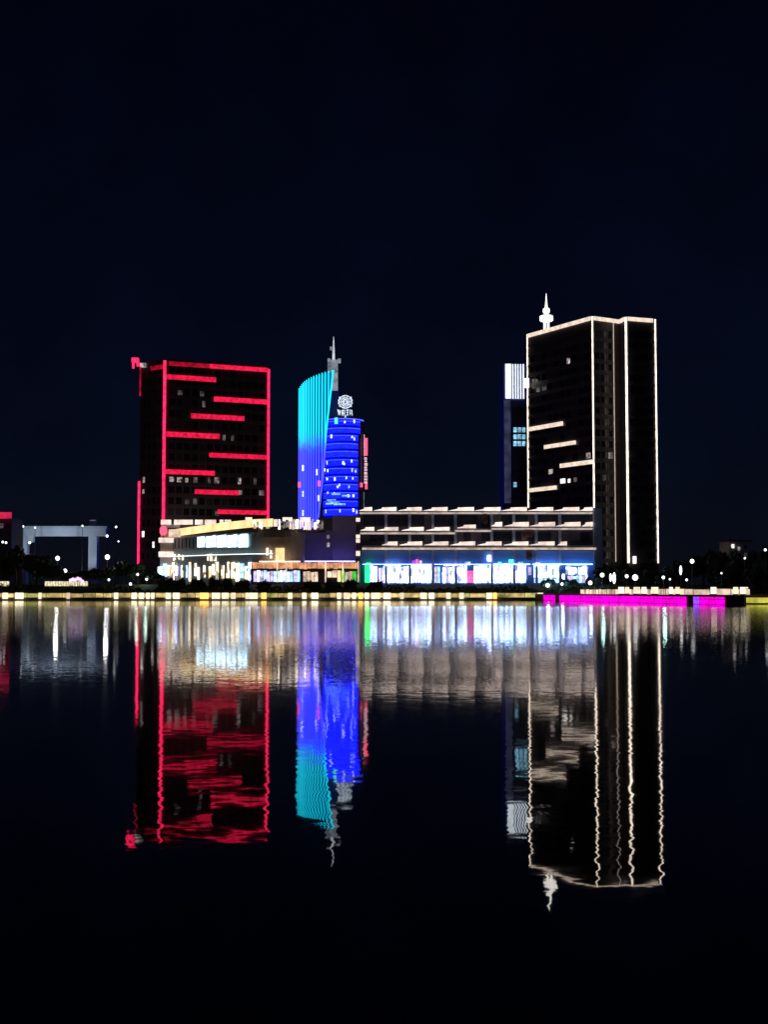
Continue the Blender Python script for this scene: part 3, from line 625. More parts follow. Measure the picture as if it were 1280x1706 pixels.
# balcony returns between the mall and the violet block
rs = thing('stair_tower', (at(597, 900, 402).x, 402, GZ), 'narrow stair tower with short pale landings left of the mall', 'building')
p0 = at(593.5, 900, 402); p1 = at(600.5, 900, 402)
MB().box(p0.x, p1.x, 401.5, 412, GZ, at(597, 858, 402).z).build('wall', M['dark_clad2'], rs)
for y0, y1 in ((863, 869), (891, 897), (898, 904), (918, 926)): px_box(rs, 'landing', M['balcony'], 592.5, 600, y0, y1, 401.4, 0.0, 0.9)

# ------------------------------------------------------------------ curved podium on the left
pod = thing('curved_podium', (at(400, 900, 400).x, 402, GZ), 'low curved shopping podium with amber roof fascia and big white windows', 'building')
cur = [(284, 424, 889), (318, 414, 884), (352, 405, 879.5), (386, 398, 875.5), (420, 393, 872), (455, 391, 870.5)]
cp = [at(px, py, Y_) for px, Y_, py in cur]
back = [(cp[-1].x + 1, 425), (cp[0].x + 2, 429)]
MB().prism([(p.x, p.y) for p in cp] + back, GZ, 19.4).build('wall', M['grey_wall'], pod)
for (p, q) in zip(cp, cp[1:]):
    for k in range(2):
        a_ = p.lerp(q, k/2 + 0.008); b_ = p.lerp(q, (k+1)/2 - 0.008); h = 1.15
        mb = MB(); mb.hexa([(a_.x, a_.y-0.7, a_.z-h), (b_.x, b_.y-0.7, b_.z-h), (b_.x, b_.y+0.5, b_.z-h), (a_.x, a_.y+0.5, a_.z-h), (a_.x, a_.y-0.7, a_.z+h), (b_.x, b_.y-0.7, b_.z+h), (b_.x, b_.y+0.5, b_.z+h), (a_.x, a_.y+0.5, a_.z+h)])
        mb.build('fascia_panel', M['yellow'], pod)
mb = MB(); mb.prism([(p.x, p.y - 0.3) for p in cp] + back, 19.3, 19.9); mb.build('roof_slab', M['pale'], pod)
px_box(pod, 'fascia_end', M['rail_glow'], 281, 301, 882, 895, 417, 0.0, 0.5)
# five big windows
def curve_at(px):
    for a_, b_ in zip(cur, cur[1:]):
        if a_[0] <= px <= b_[0]: t_ = (px - a_[0])/(b_[0]-a_[0]); return a_[1] + (b_[1]-a_[1])*t_
    return cur[-1][1]
wedges = [327.5, 342, 360, 378, 396, 414]
for i, (xa, xb) in enumerate(zip(wedges, wedges[1:])):
    Ya, Yb = curve_at(xa) - 0.1, curve_at(xb) - 0.1; top = 894.5 - 1.1*i
    p0 = at(xa + 1.3, 912, Ya); p1 = at(xb - 1.3, 912, Yb); p2 = at(xa + 1.3, top, Ya)
    mb = MB(); mb.hexa([(p0.x, Ya-0.35, p0.z), (p1.x, Yb-0.35, p0.z), (p1.x, Yb, p0.z), (p0.x, Ya, p0.z), (p0.x, Ya-0.35, p2.z), (p1.x, Yb-0.35, p2.z), (p1.x, Yb, p2.z), (p0.x, Ya, p2.z)])
    o = mb.build('large_window', M['big_win'], pod)
    mb = MB(); mb.hexa([(p0.x-.25, Ya-0.5, p0.z-.5), (p1.x+.25, Yb-0.5, p0.z-.5), (p1.x+.25, Yb, p0.z-.5), (p0.x-.25, Ya, p0.z-.5), (p0.x-.25, Ya-0.5, p0.z-.02), (p1.x+.25, Yb-0.5, p0.z-.02), (p1.x+.25, Yb, p0.z-.02), (p0.x-.25, Ya, p0.z-.02)])
    mb.build('sill', M['pale'], o)
for i in range(6):
    xa = 291 + i*6; Ya = curve_at(xa) - 0.1; p0 = at(xa, 914, Ya); p1 = at(xa + 4.6, 897, Ya)
    MB().box(p0.x, p1.x, Ya - 0.12 - 0.3, Ya + 0.2, p0.z, p1.z).build('window', M['glass2'], pod)
# rounded drum with the brown-grey canopy
bx0, bx1 = at(418, 900, 391).x, at(506, 900, 391).x; bxc = (bx0 + bx1)/2; hw = (bx1 - bx0)/2
def ell(r, dep): return [(bxc + hw*r*math.sin(R(a)), 397 - dep*math.cos(R(a))) for a in range(-90, 91, 15)]
zpx = lambda py: at(460, py, 391).z
MB().prism(ell(1.0, 6.5), GZ, zpx(884)).build('rotunda_wall', M['brown_panel'], pod)
MB().prism(ell(1.03, 7.6), zpx(896), zpx(884.0)).build('rotunda_canopy', M['brown_panel'], pod)
# dotted roof lights to the right
xs = 422
while xs < 538:
    wd = rng.uniform(3, 8); mt = rng.choice(['balcony', 'shop_cream', 'rail_glow', 'shop_cream', 'win_mid'])
    y0 = 868 + rng.uniform(-3, 2); px_box(pod, 'roof_lamp', M[mt], xs, xs + wd*0.8, y0, 881 - (xs-422)*0.0 + rng.uniform(-4, 2), 391.5, -0.3, 0.3); xs += wd
MB().box(at(420, 880, 392).x, at(541, 880, 392).x, 391.9, 399, zpx(886), zpx(880)).build('roof_terrace', M['dark_clad2'], pod)
# pale parapet panels on the podium roof in front of the red tower
for xa, xb in ((268,285),(290,321),(325,338),(341,360),(366,372),(374,385),(409,420),(471,487),(500,517)):
    y0, y1 = (866, 874) if xb < 400 else (862, 869)
    px_box(pod, 'parapet_panel', M['balcony'], xa, xb, y0, y1, 426 if xb < 400 else 398, 0.0, 0.5)
px_box(pod, 'parapet', M['pale'], 268, 300, 874, 880, 427, 0.0, 0.6)
MB().box(at(268,900,427).x, at(425,900,427).x, 427.2, 428.5, 19.3, at(300, 872, 427).z).build('roof_wall', M['dark_clad2'], pod)
# landings at the left end
px_box(pod, 'end_wall', M['brown_panel'], 266, 288, 883, 972, 422, -6, 0)
for y0, y1 in ((896, 904), (919, 928)): px_box(pod, 'landing', M['balcony'], 264.5, 289, y0, y1, 422, 0.05, 0.8)
p = at(272, 884, 420.5)
# shopfront lights
x_ = 263
while x_ < 420:
    wd = rng.uniform(4.5, 10); y0 = rng.uniform(936, 946); y1 = rng.uniform(958, 970)
    Yw = min(curve_at(max(x_, 285)) - 0.4, 421.0) - 0.4
    px_box(pod, 'shop_window', M[rng.choice(['shop_cream', W, 'shop_cream', 'shop_cream', 'shop_blue'])], x_, x_ + wd - 1.0, y0, y1, Yw, 0.0, 0.35); x_ += wd
for xa, xb in ((289,296),(296.5,301),(303,306),(345,349),(350,353),(356,360)): px_box(pod, 'shop_sign', M['shop_cream'], xa, xb, 923 + rng.uniform(0,2), 932 + rng.uniform(0,3), curve_at(xa) - 0.8, 0.0, 0.3)
px_box(pod, 'stair_light', M['yellow'], 459, 474, 913, 936, 390.4, 0.0, 0.5); px_box(pod, 'stair_light', M['shop_cream'], 444, 447, 913, 925, 390.2, 0.0, 0.4); px_box(pod, 'stair_light', M['shop_cream'], 450, 453, 917, 930, 390.2, 0.0, 0.4)

# added light troughs and shelves to brighten the podium walls
M['wash_cool'] = glow('added_cool_wash', (0.8, 0.95, 1.0), 2.6, 0.2); M['wash_warm'] = glow('added_warm_wash', (1.0, 0.8, 0.6), 7.0, 0.3); M['wash_violet'] = glow('added_violet_wash', (0.3, 0.28, 1.0), 7.0, 0.3)
for (p, q) in zip(cp[:-1], cp[1:]):
    z_ = 13.4; mb = MB(); mb.hexa([(p.x, p.y-1.5, z_), (q.x, q.y-1.5, z_), (q.x, q.y-1.2, z_), (p.x, p.y-1.2, z_), (p.x, p.y-1.5, z_+.18), (q.x, q.y-1.5, z_+.18), (q.x, q.y-1.2, z_+.18), (p.x, p.y-1.2, z_+.18)])
    o = mb.build('added_wall_washer', M['wash_cool'], pod)
    mb = MB(); mb.hexa([(p.x, p.y-1.6, z_-.3), (q.x, q.y-1.6, z_-.3), (q.x, q.y+.3, z_-.3), (p.x, p.y+.3, z_-.3), (p.x, p.y-1.6, z_-.02), (q.x, q.y-1.6, z_-.02), (q.x, q.y+.3, z_-.02), (p.x, p.y+.3, z_-.02)])
    mb.build('added_ledge', M['pale'], o)
px_box(pod, 'added_wall_washer', M['wash_warm'], 432, 500, 935, 936, 389.0, -.2, 0.1)  # added warm strip to brighten the rotunda
# violet block between the podium and the mall
vb = thing('plain_block', (at(550, 900, 400).x, 404, GZ), 'plain windowless violet grey block between the podium and the mall', 'building')
q0 = at(504, 900, 399).x; q1 = at(554, 900, 399).x; q2 = at(593, 900, 399).x
MB().box(q0, q1 - .05, 401, 415, GZ, at(530, 884, 401).z).build('low_wing', M['purple_wall'], vb)
MB().box(q1, q2, 399.4, 416, GZ, at(570, 858, 399).z).build('tall_wing', M['purple_wall'], vb)
MB().box(at(530,870,403).x, q1 - .05, 403, 414, at(530, 884, 401).z, at(530, 862, 403).z).build('plant_room', M['dark_clad2'], vb)
for y0, y1 in ((891, 897), (904, 911)): px_box(vb, 'window', M['win_mid'], 544.5, 549.5, y0, y1, 401, 0.0, 0.15)

px_box(vb, 'added_wall_washer', M['wash_violet'], 508, 592, 934.5, 935.8, 396.5, -.2, 0.2)  # added violet strip to brighten the block walls
# orange-lit canopy row of shops in front
ar = thing('shop_arcade', (at(510, 950, 388).x, 390, GZ), 'low arcade of shops with orange lit fascia at the foot of the block', 'building')
MB().box(at(418,950,390).x, at(600,950,390).x, 389.5, 398, GZ, at(500, 938, 389).z).build('wall', M['dark_clad2'], ar)
xs = 420
while xs < 598:
    wd = rng.uniform(5, 12); px_box(ar, 'fascia_panel', M['orange'], xs, min(598, xs + wd - 0.6), 937 + rng.uniform(-0.7,.7), 947.5 + rng.uniform(-1,1), 388.6, 0.0, 0.5); xs += wd
MB().box(at(418,950,389).x, at(600,950,389).x, 388.2, 389.5, at(500, 950.2, 389).z, at(500, 948.8, 389).z).build('canopy', M['metal'], ar)
shop(422, 500, 951, 969, ['shop_blue', 'shop_blue', W, 'shop_lilac'], 5.5, ar, 389.4); shop(505, 530, 952, 969, ['rail_glow'], 6, ar, 389.4); shop(545, 562, 951, 962, ['rail_glow'], 8, ar, 389.4)
shop(562, 594, 952, 969, ['arcade_green', 'yellow', 'arcade_green', 'rail_glow'], 6, ar, 389.4)
for px in (477, 462, 542.5, 571.5, 597): px_box(ar, 'lit_column', M['rail_glow'], px - 1.1, px + 1.1, 935, 970, 388.0, 0.0, 0.5)

# ------------------------------------------------------------------ portal structure and city edge on the left
Yp = 480; pf = thing('portal_gate', (at(90, 900, Yp).x, Yp, GZ), 'large pale grey portal frame standing beyond the trees at far left', 'gate')
def pb(name, xa, xb, ya, yb, mat='pale', n0=-4.0, n1=0.0): return px_box(pf, name, M[mat], xa, xb, ya, yb, Yp, n0, n1)
pb('beam', 20, 176, 880.5, 893, 'pale'); pb('beam_cap', 19, 178, 876.5, 880.3, 'steel', -4.6, 0.5)
pb('leg', 22, 44, 893.2, 976, 'pale'); pb('leg', 146, 161, 893.2, 976, 'pale'); pb('finial', 148, 158, 866, 876.3, 'steel', -3, -1)
pb('inner_bracket', 44.2, 54, 893.2, 903, 'pale', -3.5, -.5)
M['portal'] = surf('pale_blue_grey_paint', (0.5, 0.56, 0.66), 0.7, 0.2, 0.3)
for o in pf.children:
    o.data.materials[0] = M['portal']
for i, (px, tx_) in enumerate(((50, 60), (95, 95), (140, 135))):  # unseen spots added behind the trees to brighten the portal
    p = at(px, 975, Yp - 16); o = MB().box(p.x - .4, p.x + .4, Yp - 16.4, Yp - 15.6, GZ, GZ + 0.7).build('added_floodlight', M['metal'], pf)
    l = bpy.data.lights.new('added_flood_beam', 'SPOT'); l.energy = 8000; l.spot_size = R(75); l.spot_blend = 0.6; l.color = (0.75, 0.87, 1.0); l.shadow_soft_size = 0.3
    lo = bpy.data.objects.new('added_flood_beam', l); col.objects.link(lo); pos = Vector((p.x, Yp - 16, GZ + 0.9)); parent_to(lo, o, pos)
    lo.rotation_euler = (at(tx_, 884, Yp) - pos).to_track_quat('-Z', 'Y').to_euler()
fb = thing('dark_block', (at(5, 900, 450).x, 452, GZ), 'dark building at the left border with a red roof sign', 'building')
px_box(fb, 'wall', M['dark_clad'], -60, 19, 862, 976, 450, -14, 0); px_box(fb, 'roof_sign', M['red_sign'], -14, 19, 853.5, 864, 449, 0.0, 0.8)
for i in range(4):
    for j in range(4): px_box(fb, 'window', M['glass2'] if rng.random() < .75 else M['win_dim'], -22 + i*10, -15 + i*10, 872 + j*13, 880 + j*13, 450, 0.02, 0.2)
fr = thing('pale_house', (at(1235, 905, 420).x, 424, GZ), 'small pale building among the dark trees at the right', 'building')
px_box(fr, 'wall', M['pale'], 1217, 1252, 902, 976, 420, -12, 0); px_box(fr, 'roof_slab', M['dark_clad'], 1215, 1254, 899.5, 901.8, 420, -12.5, 0.5)
for xa, ya, k in ((1220,907,'win_lit'),(1230,911,'win_mid'),(1241,908,'glass2'),(1220,921,'glass2'),(1231,922,'glass2'),(1241,921,'win_dim')): px_box(fr, 'window', M[k], xa, xa + 4, ya, ya + 6, 420, 0.02, 0.2)

# ------------------------------------------------------------------ promontory on the right with magenta wall
V0 = ground(905, 352); V1 = ground(1211, 236); V2 = ground(1240, 237); V3 = ground(1243, 256)
pr_poly = [V0, V1, V2, V3, (140, 268), (140, 368.5), (40, 368.5)]
TZ = 1.75
pm_ = MB().prism(pr_poly, -2, TZ).build('promenade', M['maroon']); tag(pm_, kind='structure')
fV = Face(V0, V1)
mw = thing('light_wall', fV.p(fV.len/2, 0, 0), 'magenta lit panel wall along the waterside of the promontory', 'light wall')
segs = [(907.5,926),(934,952),(953,973),(974,1001),(1002,1023),(1024,1068.5),(1070,1110),(1112,1145)]
for xa, xb in segs + [(1158,1166),(1168.5,1209)]:
    ua = fV.at(xa, 1000)[0]; ub = fV.at(xb, 1000)[0]
    for za, zb in ((0.06, 0.93), (1.03, 1.42)):
        mb = MB(); fV.box(mb, ua, ub, za, zb, 0.05, 0.25); mb.build('glow_panel', M['shop_violet'] if xb == 1166 else M['magenta'], mw)
mb = MB(); fV.box(mb, 0.5, fV.len, 1.45, 1.6, 0.02, 0.5); mb.build('coping', M['maroon'], mw)
# railing on it
rl = [ground(968, 335), ground(1020, 300), ground(1110, 270), ground(1250, 252)]
for i, (a_, b_) in enumerate(zip(rl, rl[1:])):
    balustrade('lit_railing', (a_, b_), TZ, 3.05, 2.2, [M['rail_glow']], ['left slanting stretch of the warm lit railing above the magenta wall', 'middle stretch of the warm lit railing above the magenta wall', 'right stretch of the warm lit railing above the magenta wall'][i], M['stone'], M['stone'])
ye = [ground(1243, 251), ground(1420, 251)]
balustrade('yellow_parapet', ye, 0.2, 1.45, 3.0, [M['yellow_quay']], 'lemon yellow lit parapet at the water edge by the right border', M['stone'], M['stone'])
MB_q = MB().box(V3[0] + 1.0, 140, 250.5, 270, -2, 0.2)
tag(MB_q.build('path', M['stone']), kind='structure')

# ------------------------------------------------------------------ lamps
def box_lamp(px, Y_, wpx, mat, label, group, top=987, bot=999, cat='lamp', z0=None):
    p = at(px, bot, Y_); zt_ = at(px, top, Y_).z; hw_ = wpx / F * Y_ / 2
    zb = p.z if z0 is None else z0
    t = thing('quay_lamp', (p.x, Y_, zb), label, cat, group)
    hh = zt_ - zb
    MB().box(p.x - hw_, p.x + hw_, Y_ - 0.3, Y_ + 0.3, zb + hh*0.12, zt_ - hh*0.08).build('lantern', M[mat], t)
    MB().box(p.x - hw_ - .06, p.x + hw_ + .06, Y_ - 0.36, Y_ + 0.36, zt_ - hh*0.075, zt_).build('cap', M['stone'], t)
    MB().box(p.x - hw_ - .06, p.x + hw_ + .06, Y_ - 0.36, Y_ + 0.36, zb, zb + hh*0.115).build('foot', M['stone'], t)
    return t
ql = [(8,8,0),(31.5,13,0),(66,4,2),(113,5,2),(193,6,0),(223,8,0),(235,8,0),(246,5,0),(254,5,0),(280,8,0),(293.5,11,0),(340,14,1),(359.5,13,0),(375,11,0),(388.5,7,0),(419,20,0),(439.5,8,1),(483.5,7,0),(507,7,0),(524.5,11,0),(565,6,0),(578,10,0),(590,6,0),(601,7,1),(611.5,7,0),(626,15,0),(645,12,0),(670,6,0),(706,11,0),(719.5,9,0),(747.5,7,0),(769.5,7,0),(815.5,9,0),(825,6,1),(901,9,0)]
for i, (px, wd, k) in enumerate(ql):
    tone = ('bright cream', 'orange', 'small dim cream')[k]
    box_lamp(px, QY - 0.4, wd, ('cream_lamp','orange_lamp','rail_glow')[k], f'{tone} box lamp on the far quay edge, {ordw(i)} quay lamp from the left', 'box lamps along the quay', z0=0.1, top=986.5)
    # they stand on the quay edge; a small corbel carries them
for i, (px, Y_, wd) in enumerate([(1036,292,9),(1046,289,6),(1062,283,10),(1074,280,7),(1092,274,11),(1119,266,5),(1130,264.5,6),(1190,258.5,8),(1227,254.5,7),(1241,253,12)]):
    box_lamp(px, Y_, wd, 'cream_lamp', f'bright cream box lamp on the promontory railing, {ordw(i)} from the left there', 'box lamps on the promontory railing', z0=TZ, top=977.0)

def street_lamp(px, py, Y_, label, r=0.55, mat='street', base=GZ, energy=0, tall=1.0, color=(1,1,1)):
    p = at(px, py, Y_); t = thing('street_lamp', (p.x, Y_, base), label, 'street lamp', 'street lamps on the shore')
    MB().lathe(p.x, Y_, [(0.14, base), (0.08, p.z - r)], 8).build('post', M['metal'], t)
    MB().lathe(p.x, Y_, [(r*0.45, p.z - r*tall), (r, p.z - 0.3*r*tall), (r*0.9, p.z + 0.5*r*tall), (r*0.3, p.z + r*tall)], 10).build('globe', M[mat], t)
    MB().lathe(p.x, Y_, [(r*0.5, p.z + r*tall), (0.05, p.z + r*tall + 0.25)], 8).build('finial', M['metal'], t)
    if energy:
        l = bpy.data.lights.new('lamp_light', 'POINT'); l.energy = energy; l.color = color; l.shadow_soft_size = 0.5
        lo = bpy.data.objects.new('lamp_light', l); col.objects.link(lo); parent_to(lo, t, (p.x, Y_ - 1.2, p.z))
lamps = [(4,903,440,.5,'far left street lamp in front of the dark building'),(9.5,904,441,.5,'second street lamp from the left border, below the red roof sign'),(38,877,470,.45,'small lamp at the left end of the portal beam'),(58,879,470,.4,'small lamp just right of the portal gate left corner'),
 (49,904,462,.6,'street lamp beside the portal gate left leg'),(30,920,420,.4,'low lamp left of the dark trees at the far left'),(51,925,420,.5,'low lamp among the far left trees, under the portal'),(95.5,930,400,.9,'big bright lamp under the middle of the portal gate'),(108,951,390,.8,'bright low lamp in front of the portal gate opening'),
 (137,876,470,.4,'small lamp near the right end of the portal beam'),(178,893,460,.6,'street lamp just right of the portal beam end'),(193,878,455,.5,'high lamp between the portal gate and the red lit tower'),(197,902,450,.35,'tiny lamp between the portal gate and the red tower'),(178.5,928,398,1.0,'large round bright lamp between the portal gate and the red tower'),
 (181,966,380,.45,'low lamp at the hedge left of the red tower'),(217,973,378,.55,'low lamp at the hedge below the red tower'),(229,957,384,.5,'pale lamp in the shrubs at the red tower foot'),(244,965,384,.5,'pale lamp right of the red tower foot shrubs'),
 (1154,935,340,.75,'tall bright lamp with pointed top above the right trees'),(1135,950,330,.45,'slim lamp post behind the promontory railing, left of the right trees'),(1145,966,330,.4,'short lamp beside the slim lamp post behind the railing'),(1018,962,335,.4,'slim tall lamp at the left end of the promontory railing'),(1024,963,333,.55,'second slim lamp at the left end of the promontory railing'),(1059,962,330,1.0,'brightest round lamp behind the promontory railing'),(1045,960,336,.6,'pale lamp left of the brightest lamp behind the railing'),
 (1004,958,372,.8,'greenish white lamp at the right corner of the mall'),(1106,962,340,.55,'pale green lamp below the white tower right edge'),(1117,965,340,.35,'tiny lamp right of the pale green lamp'),(1203,955,330,.3,'dim lamp within the right trees'),(1276,916,330,.45,'lamp at the right border among the trees'),(1242,930,335,.35,'thin dim lamp below the pale house'),
 (913,975,374,.8,'bright bluish lamp in the hedge under the mall, left one'),(937,973,374,.55,'small bluish lamp in the hedge under the mall'),(984,971,374,.8,'bluish white lamp near the right end of the mall hedge')]
for px, py, Y_, r, lab in lamps:
    en = 0; c_ = (1,1,1); tall = 1.0
    if px in (95.5, 178.5): en = 700
    if px in (1004, 1106): en = 250; c_ = (0.5, 1, 0.9)
    if px in (913, 984, 937): en = 200; c_ = (0.6, 0.85, 1)
    if px in (229, 244): en = 150; c_ = (0.7, 1.0, 0.85)
    if px in (1018, 1024, 1135): tall = 3.5
    gz = TZ if Y_ < 345 else (GZ if Y_ >= 384 else 0.8 + (GZ - 0.8) * (Y_ - 368) / 16 - 0.05)
    street_lamp(px, py, Y_, lab, r * 0.72, 'street', gz, en, tall, c_)
# red lamp by the podium end
p = at(272, 884, 419); t = thing('red_lantern', (p.x, 419, at(272, 896, 419).z), 'pinkish red round lantern on the podium landing under the red edge light', 'lantern')
MB().lathe(p.x, 419, [(0.6, p.z - 1.5), (1.15, p.z - 0.8), (1.15, p.z + 0.7), (0.6, p.z + 1.4)], 12).build('body', M['red_lamp'], t); MB().lathe(p.x, 419, [(0.15, at(272,896,419).z), (0.15, p.z - 1.5)], 6).build('stem', M['metal'], t)
# lit fence and violet lamps at left shore
for i, (xa, xb) in enumerate(((-30, 15), (74, 146))):
    t = thing('lit_fence', (at((xa+xb)/2, 978, 374).x, 374, 2.2), ['short lit fence above the quay at the left border', 'lit fence above the quay below the portal gate'][i], 'fence')
    n = int((xb - xa) / 4.5)
    for k in range(n): px_box(t, 'panel', M['fence_glow'], xa + k*4.5 + .3, xa + k*4.5 + 4.2, 968.5, 976.5, 374, -0.05, 0.05)
    px_box(t, 'rail', M['metal'], xa, xa + n*4.5, 976.7, 978.5, 374, -0.1, 0.1)
    for k in range(n + 1): px_box(t, 'post', M['metal'], xa + k*4.5 - .25, xa + k*4.5 + .25, 968, 987, 374.3, -0.1, 0.1)
t = thing('lamp_cluster', (at(126, 975, 373).x, 373, 2.0), 'cluster of violet globe lamps on the lit fence at left', 'lamps')
for k in range(6):
    px = 117 + k*4; p = at(px, 967 - 2*math.sin(k*2.1) - (3 if 1 < k < 4 else 0), 373)
    o = MB().lathe(p.x, 373, [(0.15, p.z - .5), (0.42, p.z - .2), (0.42, p.z + .2), (0.15, p.z + .5)], 8).build('globe', M['violet_lamp'], t)
    MB().lathe(p.x, 373, [(0.05, 1.9), (0.05, p.z - .5)], 6).build('stem', M['metal'], t)

# ------------------------------------------------------------------ trees, shrubs, hedge
def crown_mesh(name, seed, n, mat, flat=0.8, leaf=0.10):
    """unit crown: leaf faces in uneven clumps"""
    r = random.Random(seed); mb = MB(); cl = []
    for _ in range(16):
        a = r.uniform(0, 2*math.pi); e = r.uniform(-0.5, 1.2); d = r.uniform(0.25, 0.72)
        cl.append((d*math.cos(a)*math.cos(e), d*math.sin(a)*math.cos(e), 0.5 + 0.5*flat*d*math.sin(e)*1.3, r.uniform(0.16, 0.36)))
    for _ in range(n):
        cx_, cy_, cz_, cr_ = r.choice(cl); v = Vector((r.gauss(0,1), r.gauss(0,1), r.gauss(0,1))).normalized() * cr_ * r.random()**0.4
        c = Vector((cx_, cy_, cz_)) + Vector((v.x, v.y, v.z*0.75)); a = Vector((r.gauss(0,1), r.gauss(0,1), r.gauss(0,.6))).normalized()
        b_ = a.cross(Vector((r.gauss(0,1), r.gauss(0,1), r.gauss(0,1)))).normalized(); s = leaf * r.uniform(0.6, 1.3); k = len(mb.v)
        mb.v += [tuple(c - a*s), tuple(c + b_*s*0.55), tuple(c + a*s), tuple(c - b_*s*0.55)]; mb.f.append((k, k+1, k+2, k+3))
    me = bpy.data.meshes.new(name); me.from_pydata(mb.v, [], mb.f); me.materials.append(mat); me.update(); return me
crowns = [crown_mesh('crown', 10 + k, 2600, M['leaf']) for k in range(4)]
crowns_b = [crown_mesh('crown', 30 + k, 1500, M['leaf2'], 0.7, 0.13) for k in range(2)]
crowns_r = [crown_mesh('foliage', 50 + k, 700, M['rust'], 1.0, 0.16) for k in range(2)]
def trunk_mesh(seed):
    r = random.Random(seed); mb = MB(); mb.lathe(0, 0, [(0.05, 0), (0.032, 0.45), (0.018, 0.9)], 8)
    for k in range(5):
        a = r.uniform(0, 6.28); z0 = r.uniform(0.3, 0.6); dx, dy = math.cos(a)*0.35, math.sin(a)*0.35; w_ = 0.014
        mb.hexa([(-w_,-w_,z0),(w_,-w_,z0),(w_,w_,z0),(-w_,w_,z0),(dx-w_*.5,dy-w_*.5,z0+.35),(dx+w_*.5,dy-w_*.5,z0+.35),(dx+w_*.5,dy+w_*.5,z0+.35),(dx-w_*.5,dy+w_*.5,z0+.35)])
    return mb.mesh('trunk', M['bark'])
trunks = [trunk_mesh(k) for k in range(2)]
tcount = 0
def tree(px, top, wpx, Y_, label, name='tree', group='trees on the shore', cm=None, base=None):
    global tcount
    z0 = base if base is not None else (TZ if Y_ < 345 else (GZ if Y_ >= 384 else 0.8 + (GZ-0.8)*(Y_-368)/16 - 0.1))
    p = at(px, top, Y_); h = p.z - z0; rad = wpx / F * Y_ / 2
    t = thing(name, (p.x, Y_, z0), label, 'tree' if name == 'tree' else 'shrub', group)
    o = bpy.data.objects.new('trunk', trunks[tcount % 2]); col.objects.link(o); parent_to(o, t, (p.x, Y_, z0)); o.scale = (h*0.8, h*0.8, h*0.85)
    o = bpy.data.objects.new('crown', (cm or crowns)[tcount % len(cm or crowns)]); col.objects.link(o); parent_to(o, t, (p.x, Y_, z0 + (h*0.12 if name == 'tree' else -0.1)))
    o.scale = (rad*1.15, rad*1.15, h*0.88 if name == 'tree' else h*1.05); o.rotation_euler.z = tcount * 1.3; tcount += 1
tr = [(-8,930,60,392,'dark tree at the left border below the dark building'),(26,912,66,394,'broad dark tree in front of the portal gate left leg'),(62,918,58,390,'dark round tree under the left part of the portal beam'),(88,940,44,387,'low dark tree below the middle of the portal beam'),(118,952,46,386,'low dark tree in front of the portal gate opening'),
 (150,948,46,388,'dark tree at the portal gate right leg'),(176,944,44,389,'dark tree below the large round lamp'),(205,934,50,395,'green tinged tree left of the red tower foot'),(232,938,46,390,'dark tree covering the red tower left foot'),(258,955,36,386,'small dark tree right of the red tower foot'),
 (1010,940,44,390,'dim teal tree at the right corner of the mall'),(1040,945,40,380,'small dark tree between the mall and the white tower edge lines'),(1085,948,48,372,'teal lit tree below the white tower right side'),(1112,946,40,365,'dark tree right of the white tower foot'),(1140,925,52,372,'dark tree behind the tall pointed lamp'),(1172,920,58,378,'dark tree right of the tall pointed lamp'),
 (1200,914,56,366,'dark tree left of the pale house'),(1232,922,44,352,'dark tree in front of the pale house'),(1272,900,60,350,'tall dark tree at the right border'),(1258,942,46,340,'low dark tree below the pale house near the right border'),(1215,948,50,335,'low dark bush-like tree behind the railing right end')]
for px, top, wd, Y_, lab in tr: tree(px, top, wd, Y_, lab)
sh = [(275,962,26,374,'dark shrub at the left end of the podium shops'),(300,963,30,375,'teal tinged shrub before the bright cream podium shops'),(330,964,30,375,'dark shrub below the podium large windows'),(356,962,24,376,'blue lit shrub below the podium large windows'),(378,963,26,375,'second blue lit shrub, right of the first under the podium'),(405,966,30,374,'dark shrub where the orange fascia begins'),(440,967,32,374,'dark shrub before the left blue lit arcade shops'),
 (520,968,34,374,'dark shrub before the cream arcade shop'),(555,967,34,374,'dark shrub left of the green lit arcade shop'),(586,965,26,375,'dark shrub before the green lit arcade shop'),(625,968,30,374,'olive shrub at the left end of the mall shops'),(915,964,30,376,'blue lit shrub under the right part of the mall'),(950,964,36,376,'blue tinged shrub near the mall right end'),(985,962,30,378,'teal shrub at the mall right pier')]
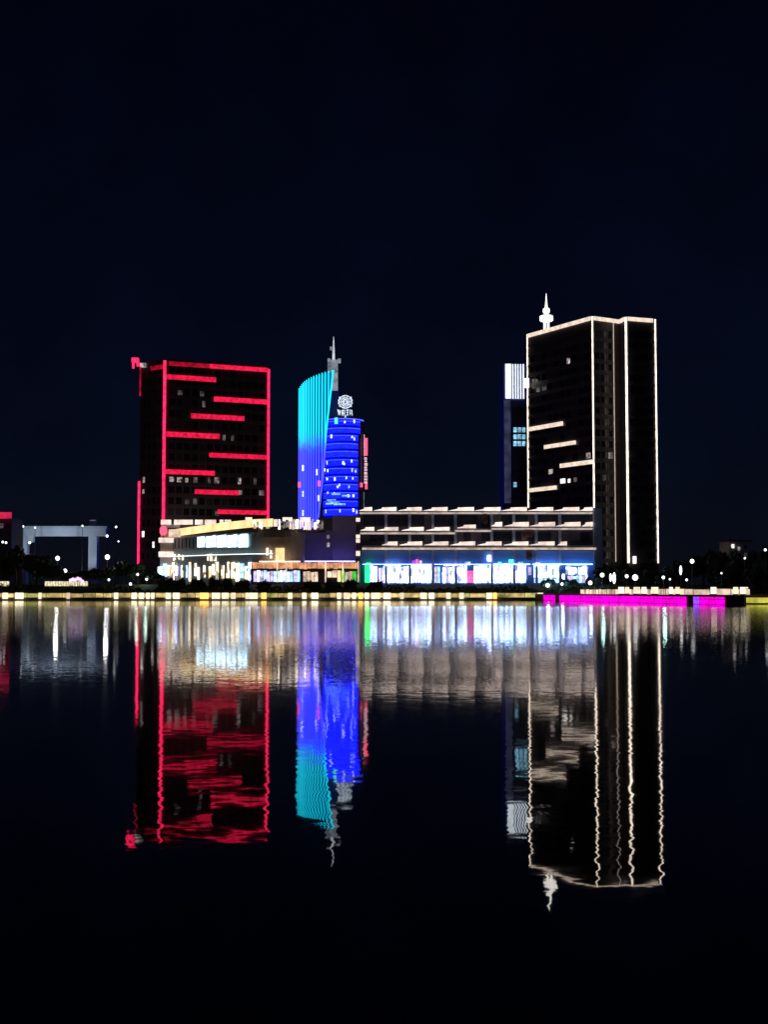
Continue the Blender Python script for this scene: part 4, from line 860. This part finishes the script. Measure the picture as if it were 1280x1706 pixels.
for px, top, wd, Y_, lab in sh: tree(px, top, wd, Y_, lab, 'shrub', 'shrubs below the shops', crowns_b)
# long clipped hedge along the bank, one mass
r = random.Random(5); mb = MB()
for k in range(26000):
    x = r.uniform(-140, 75); yb = r.uniform(369.5, 373.5)
    zb = 0.8 + (GZ - 0.8) * (yb - 368) / 16; top = 3.6 + 0.9*math.sin(x*0.31) * math.sin(x*0.083 + 1) + 0.5*math.sin(x*1.7)*math.sin(x*0.9) + r.uniform(-.25, .25)
    c = Vector((x, yb, r.uniform(zb, max(zb + .4, top)))); a = Vector((r.gauss(0,1), r.gauss(0,1), r.gauss(0,1))).normalized(); b_ = a.cross(Vector((r.gauss(0,1), r.gauss(0,1), r.gauss(0,1)))).normalized(); s = r.uniform(.16, .34); n_ = len(mb.v)
    mb.v += [tuple(c-a*s), tuple(c+b_*s*.6), tuple(c+a*s), tuple(c-b_*s*.6)]; mb.f.append((n_, n_+1, n_+2, n_+3))
me = bpy.data.meshes.new('hedge'); me.from_pydata(mb.v, [], mb.f); me.materials.append(M['leaf']); me.update()
ho = bpy.data.objects.new('hedge', me); col.objects.link(ho); tag(ho, 'long dark hedge along the bank above the quay', 'hedge', kind='stuff')
# rusty hanging foliage on the mall balconies
for px, ya, yb, wd, k, lab in ((808,856,877,12,0,'rust brown foliage clump on the mall top balcony'),(881,882,902,26,1,'rust brown hanging foliage under the mall middle balcony'),(882,913,938,14,0,'rust brown hanging foliage below the mall lowest balcony')):
    p0 = at(px, yb, Ym - 0.6); p1 = at(px, ya, Ym - 0.6); t = thing('hanging_plant', (p0.x, Ym - 0.6, p0.z), lab, 'plant', 'rust brown plants on the mall')
    o = bpy.data.objects.new('foliage', crowns_r[k]); col.objects.link(o); parent_to(o, t, (p0.x, Ym - 0.6, p0.z)); rr_ = wd/F*Ym/2; o.scale = (rr_, 0.9, p1.z - p0.z)
    MB().box(p0.x - .3, p0.x + .3, Ym - 0.3, Ym + 0.3, p1.z - 0.4, p1.z).build('hanger', M['metal'], t)
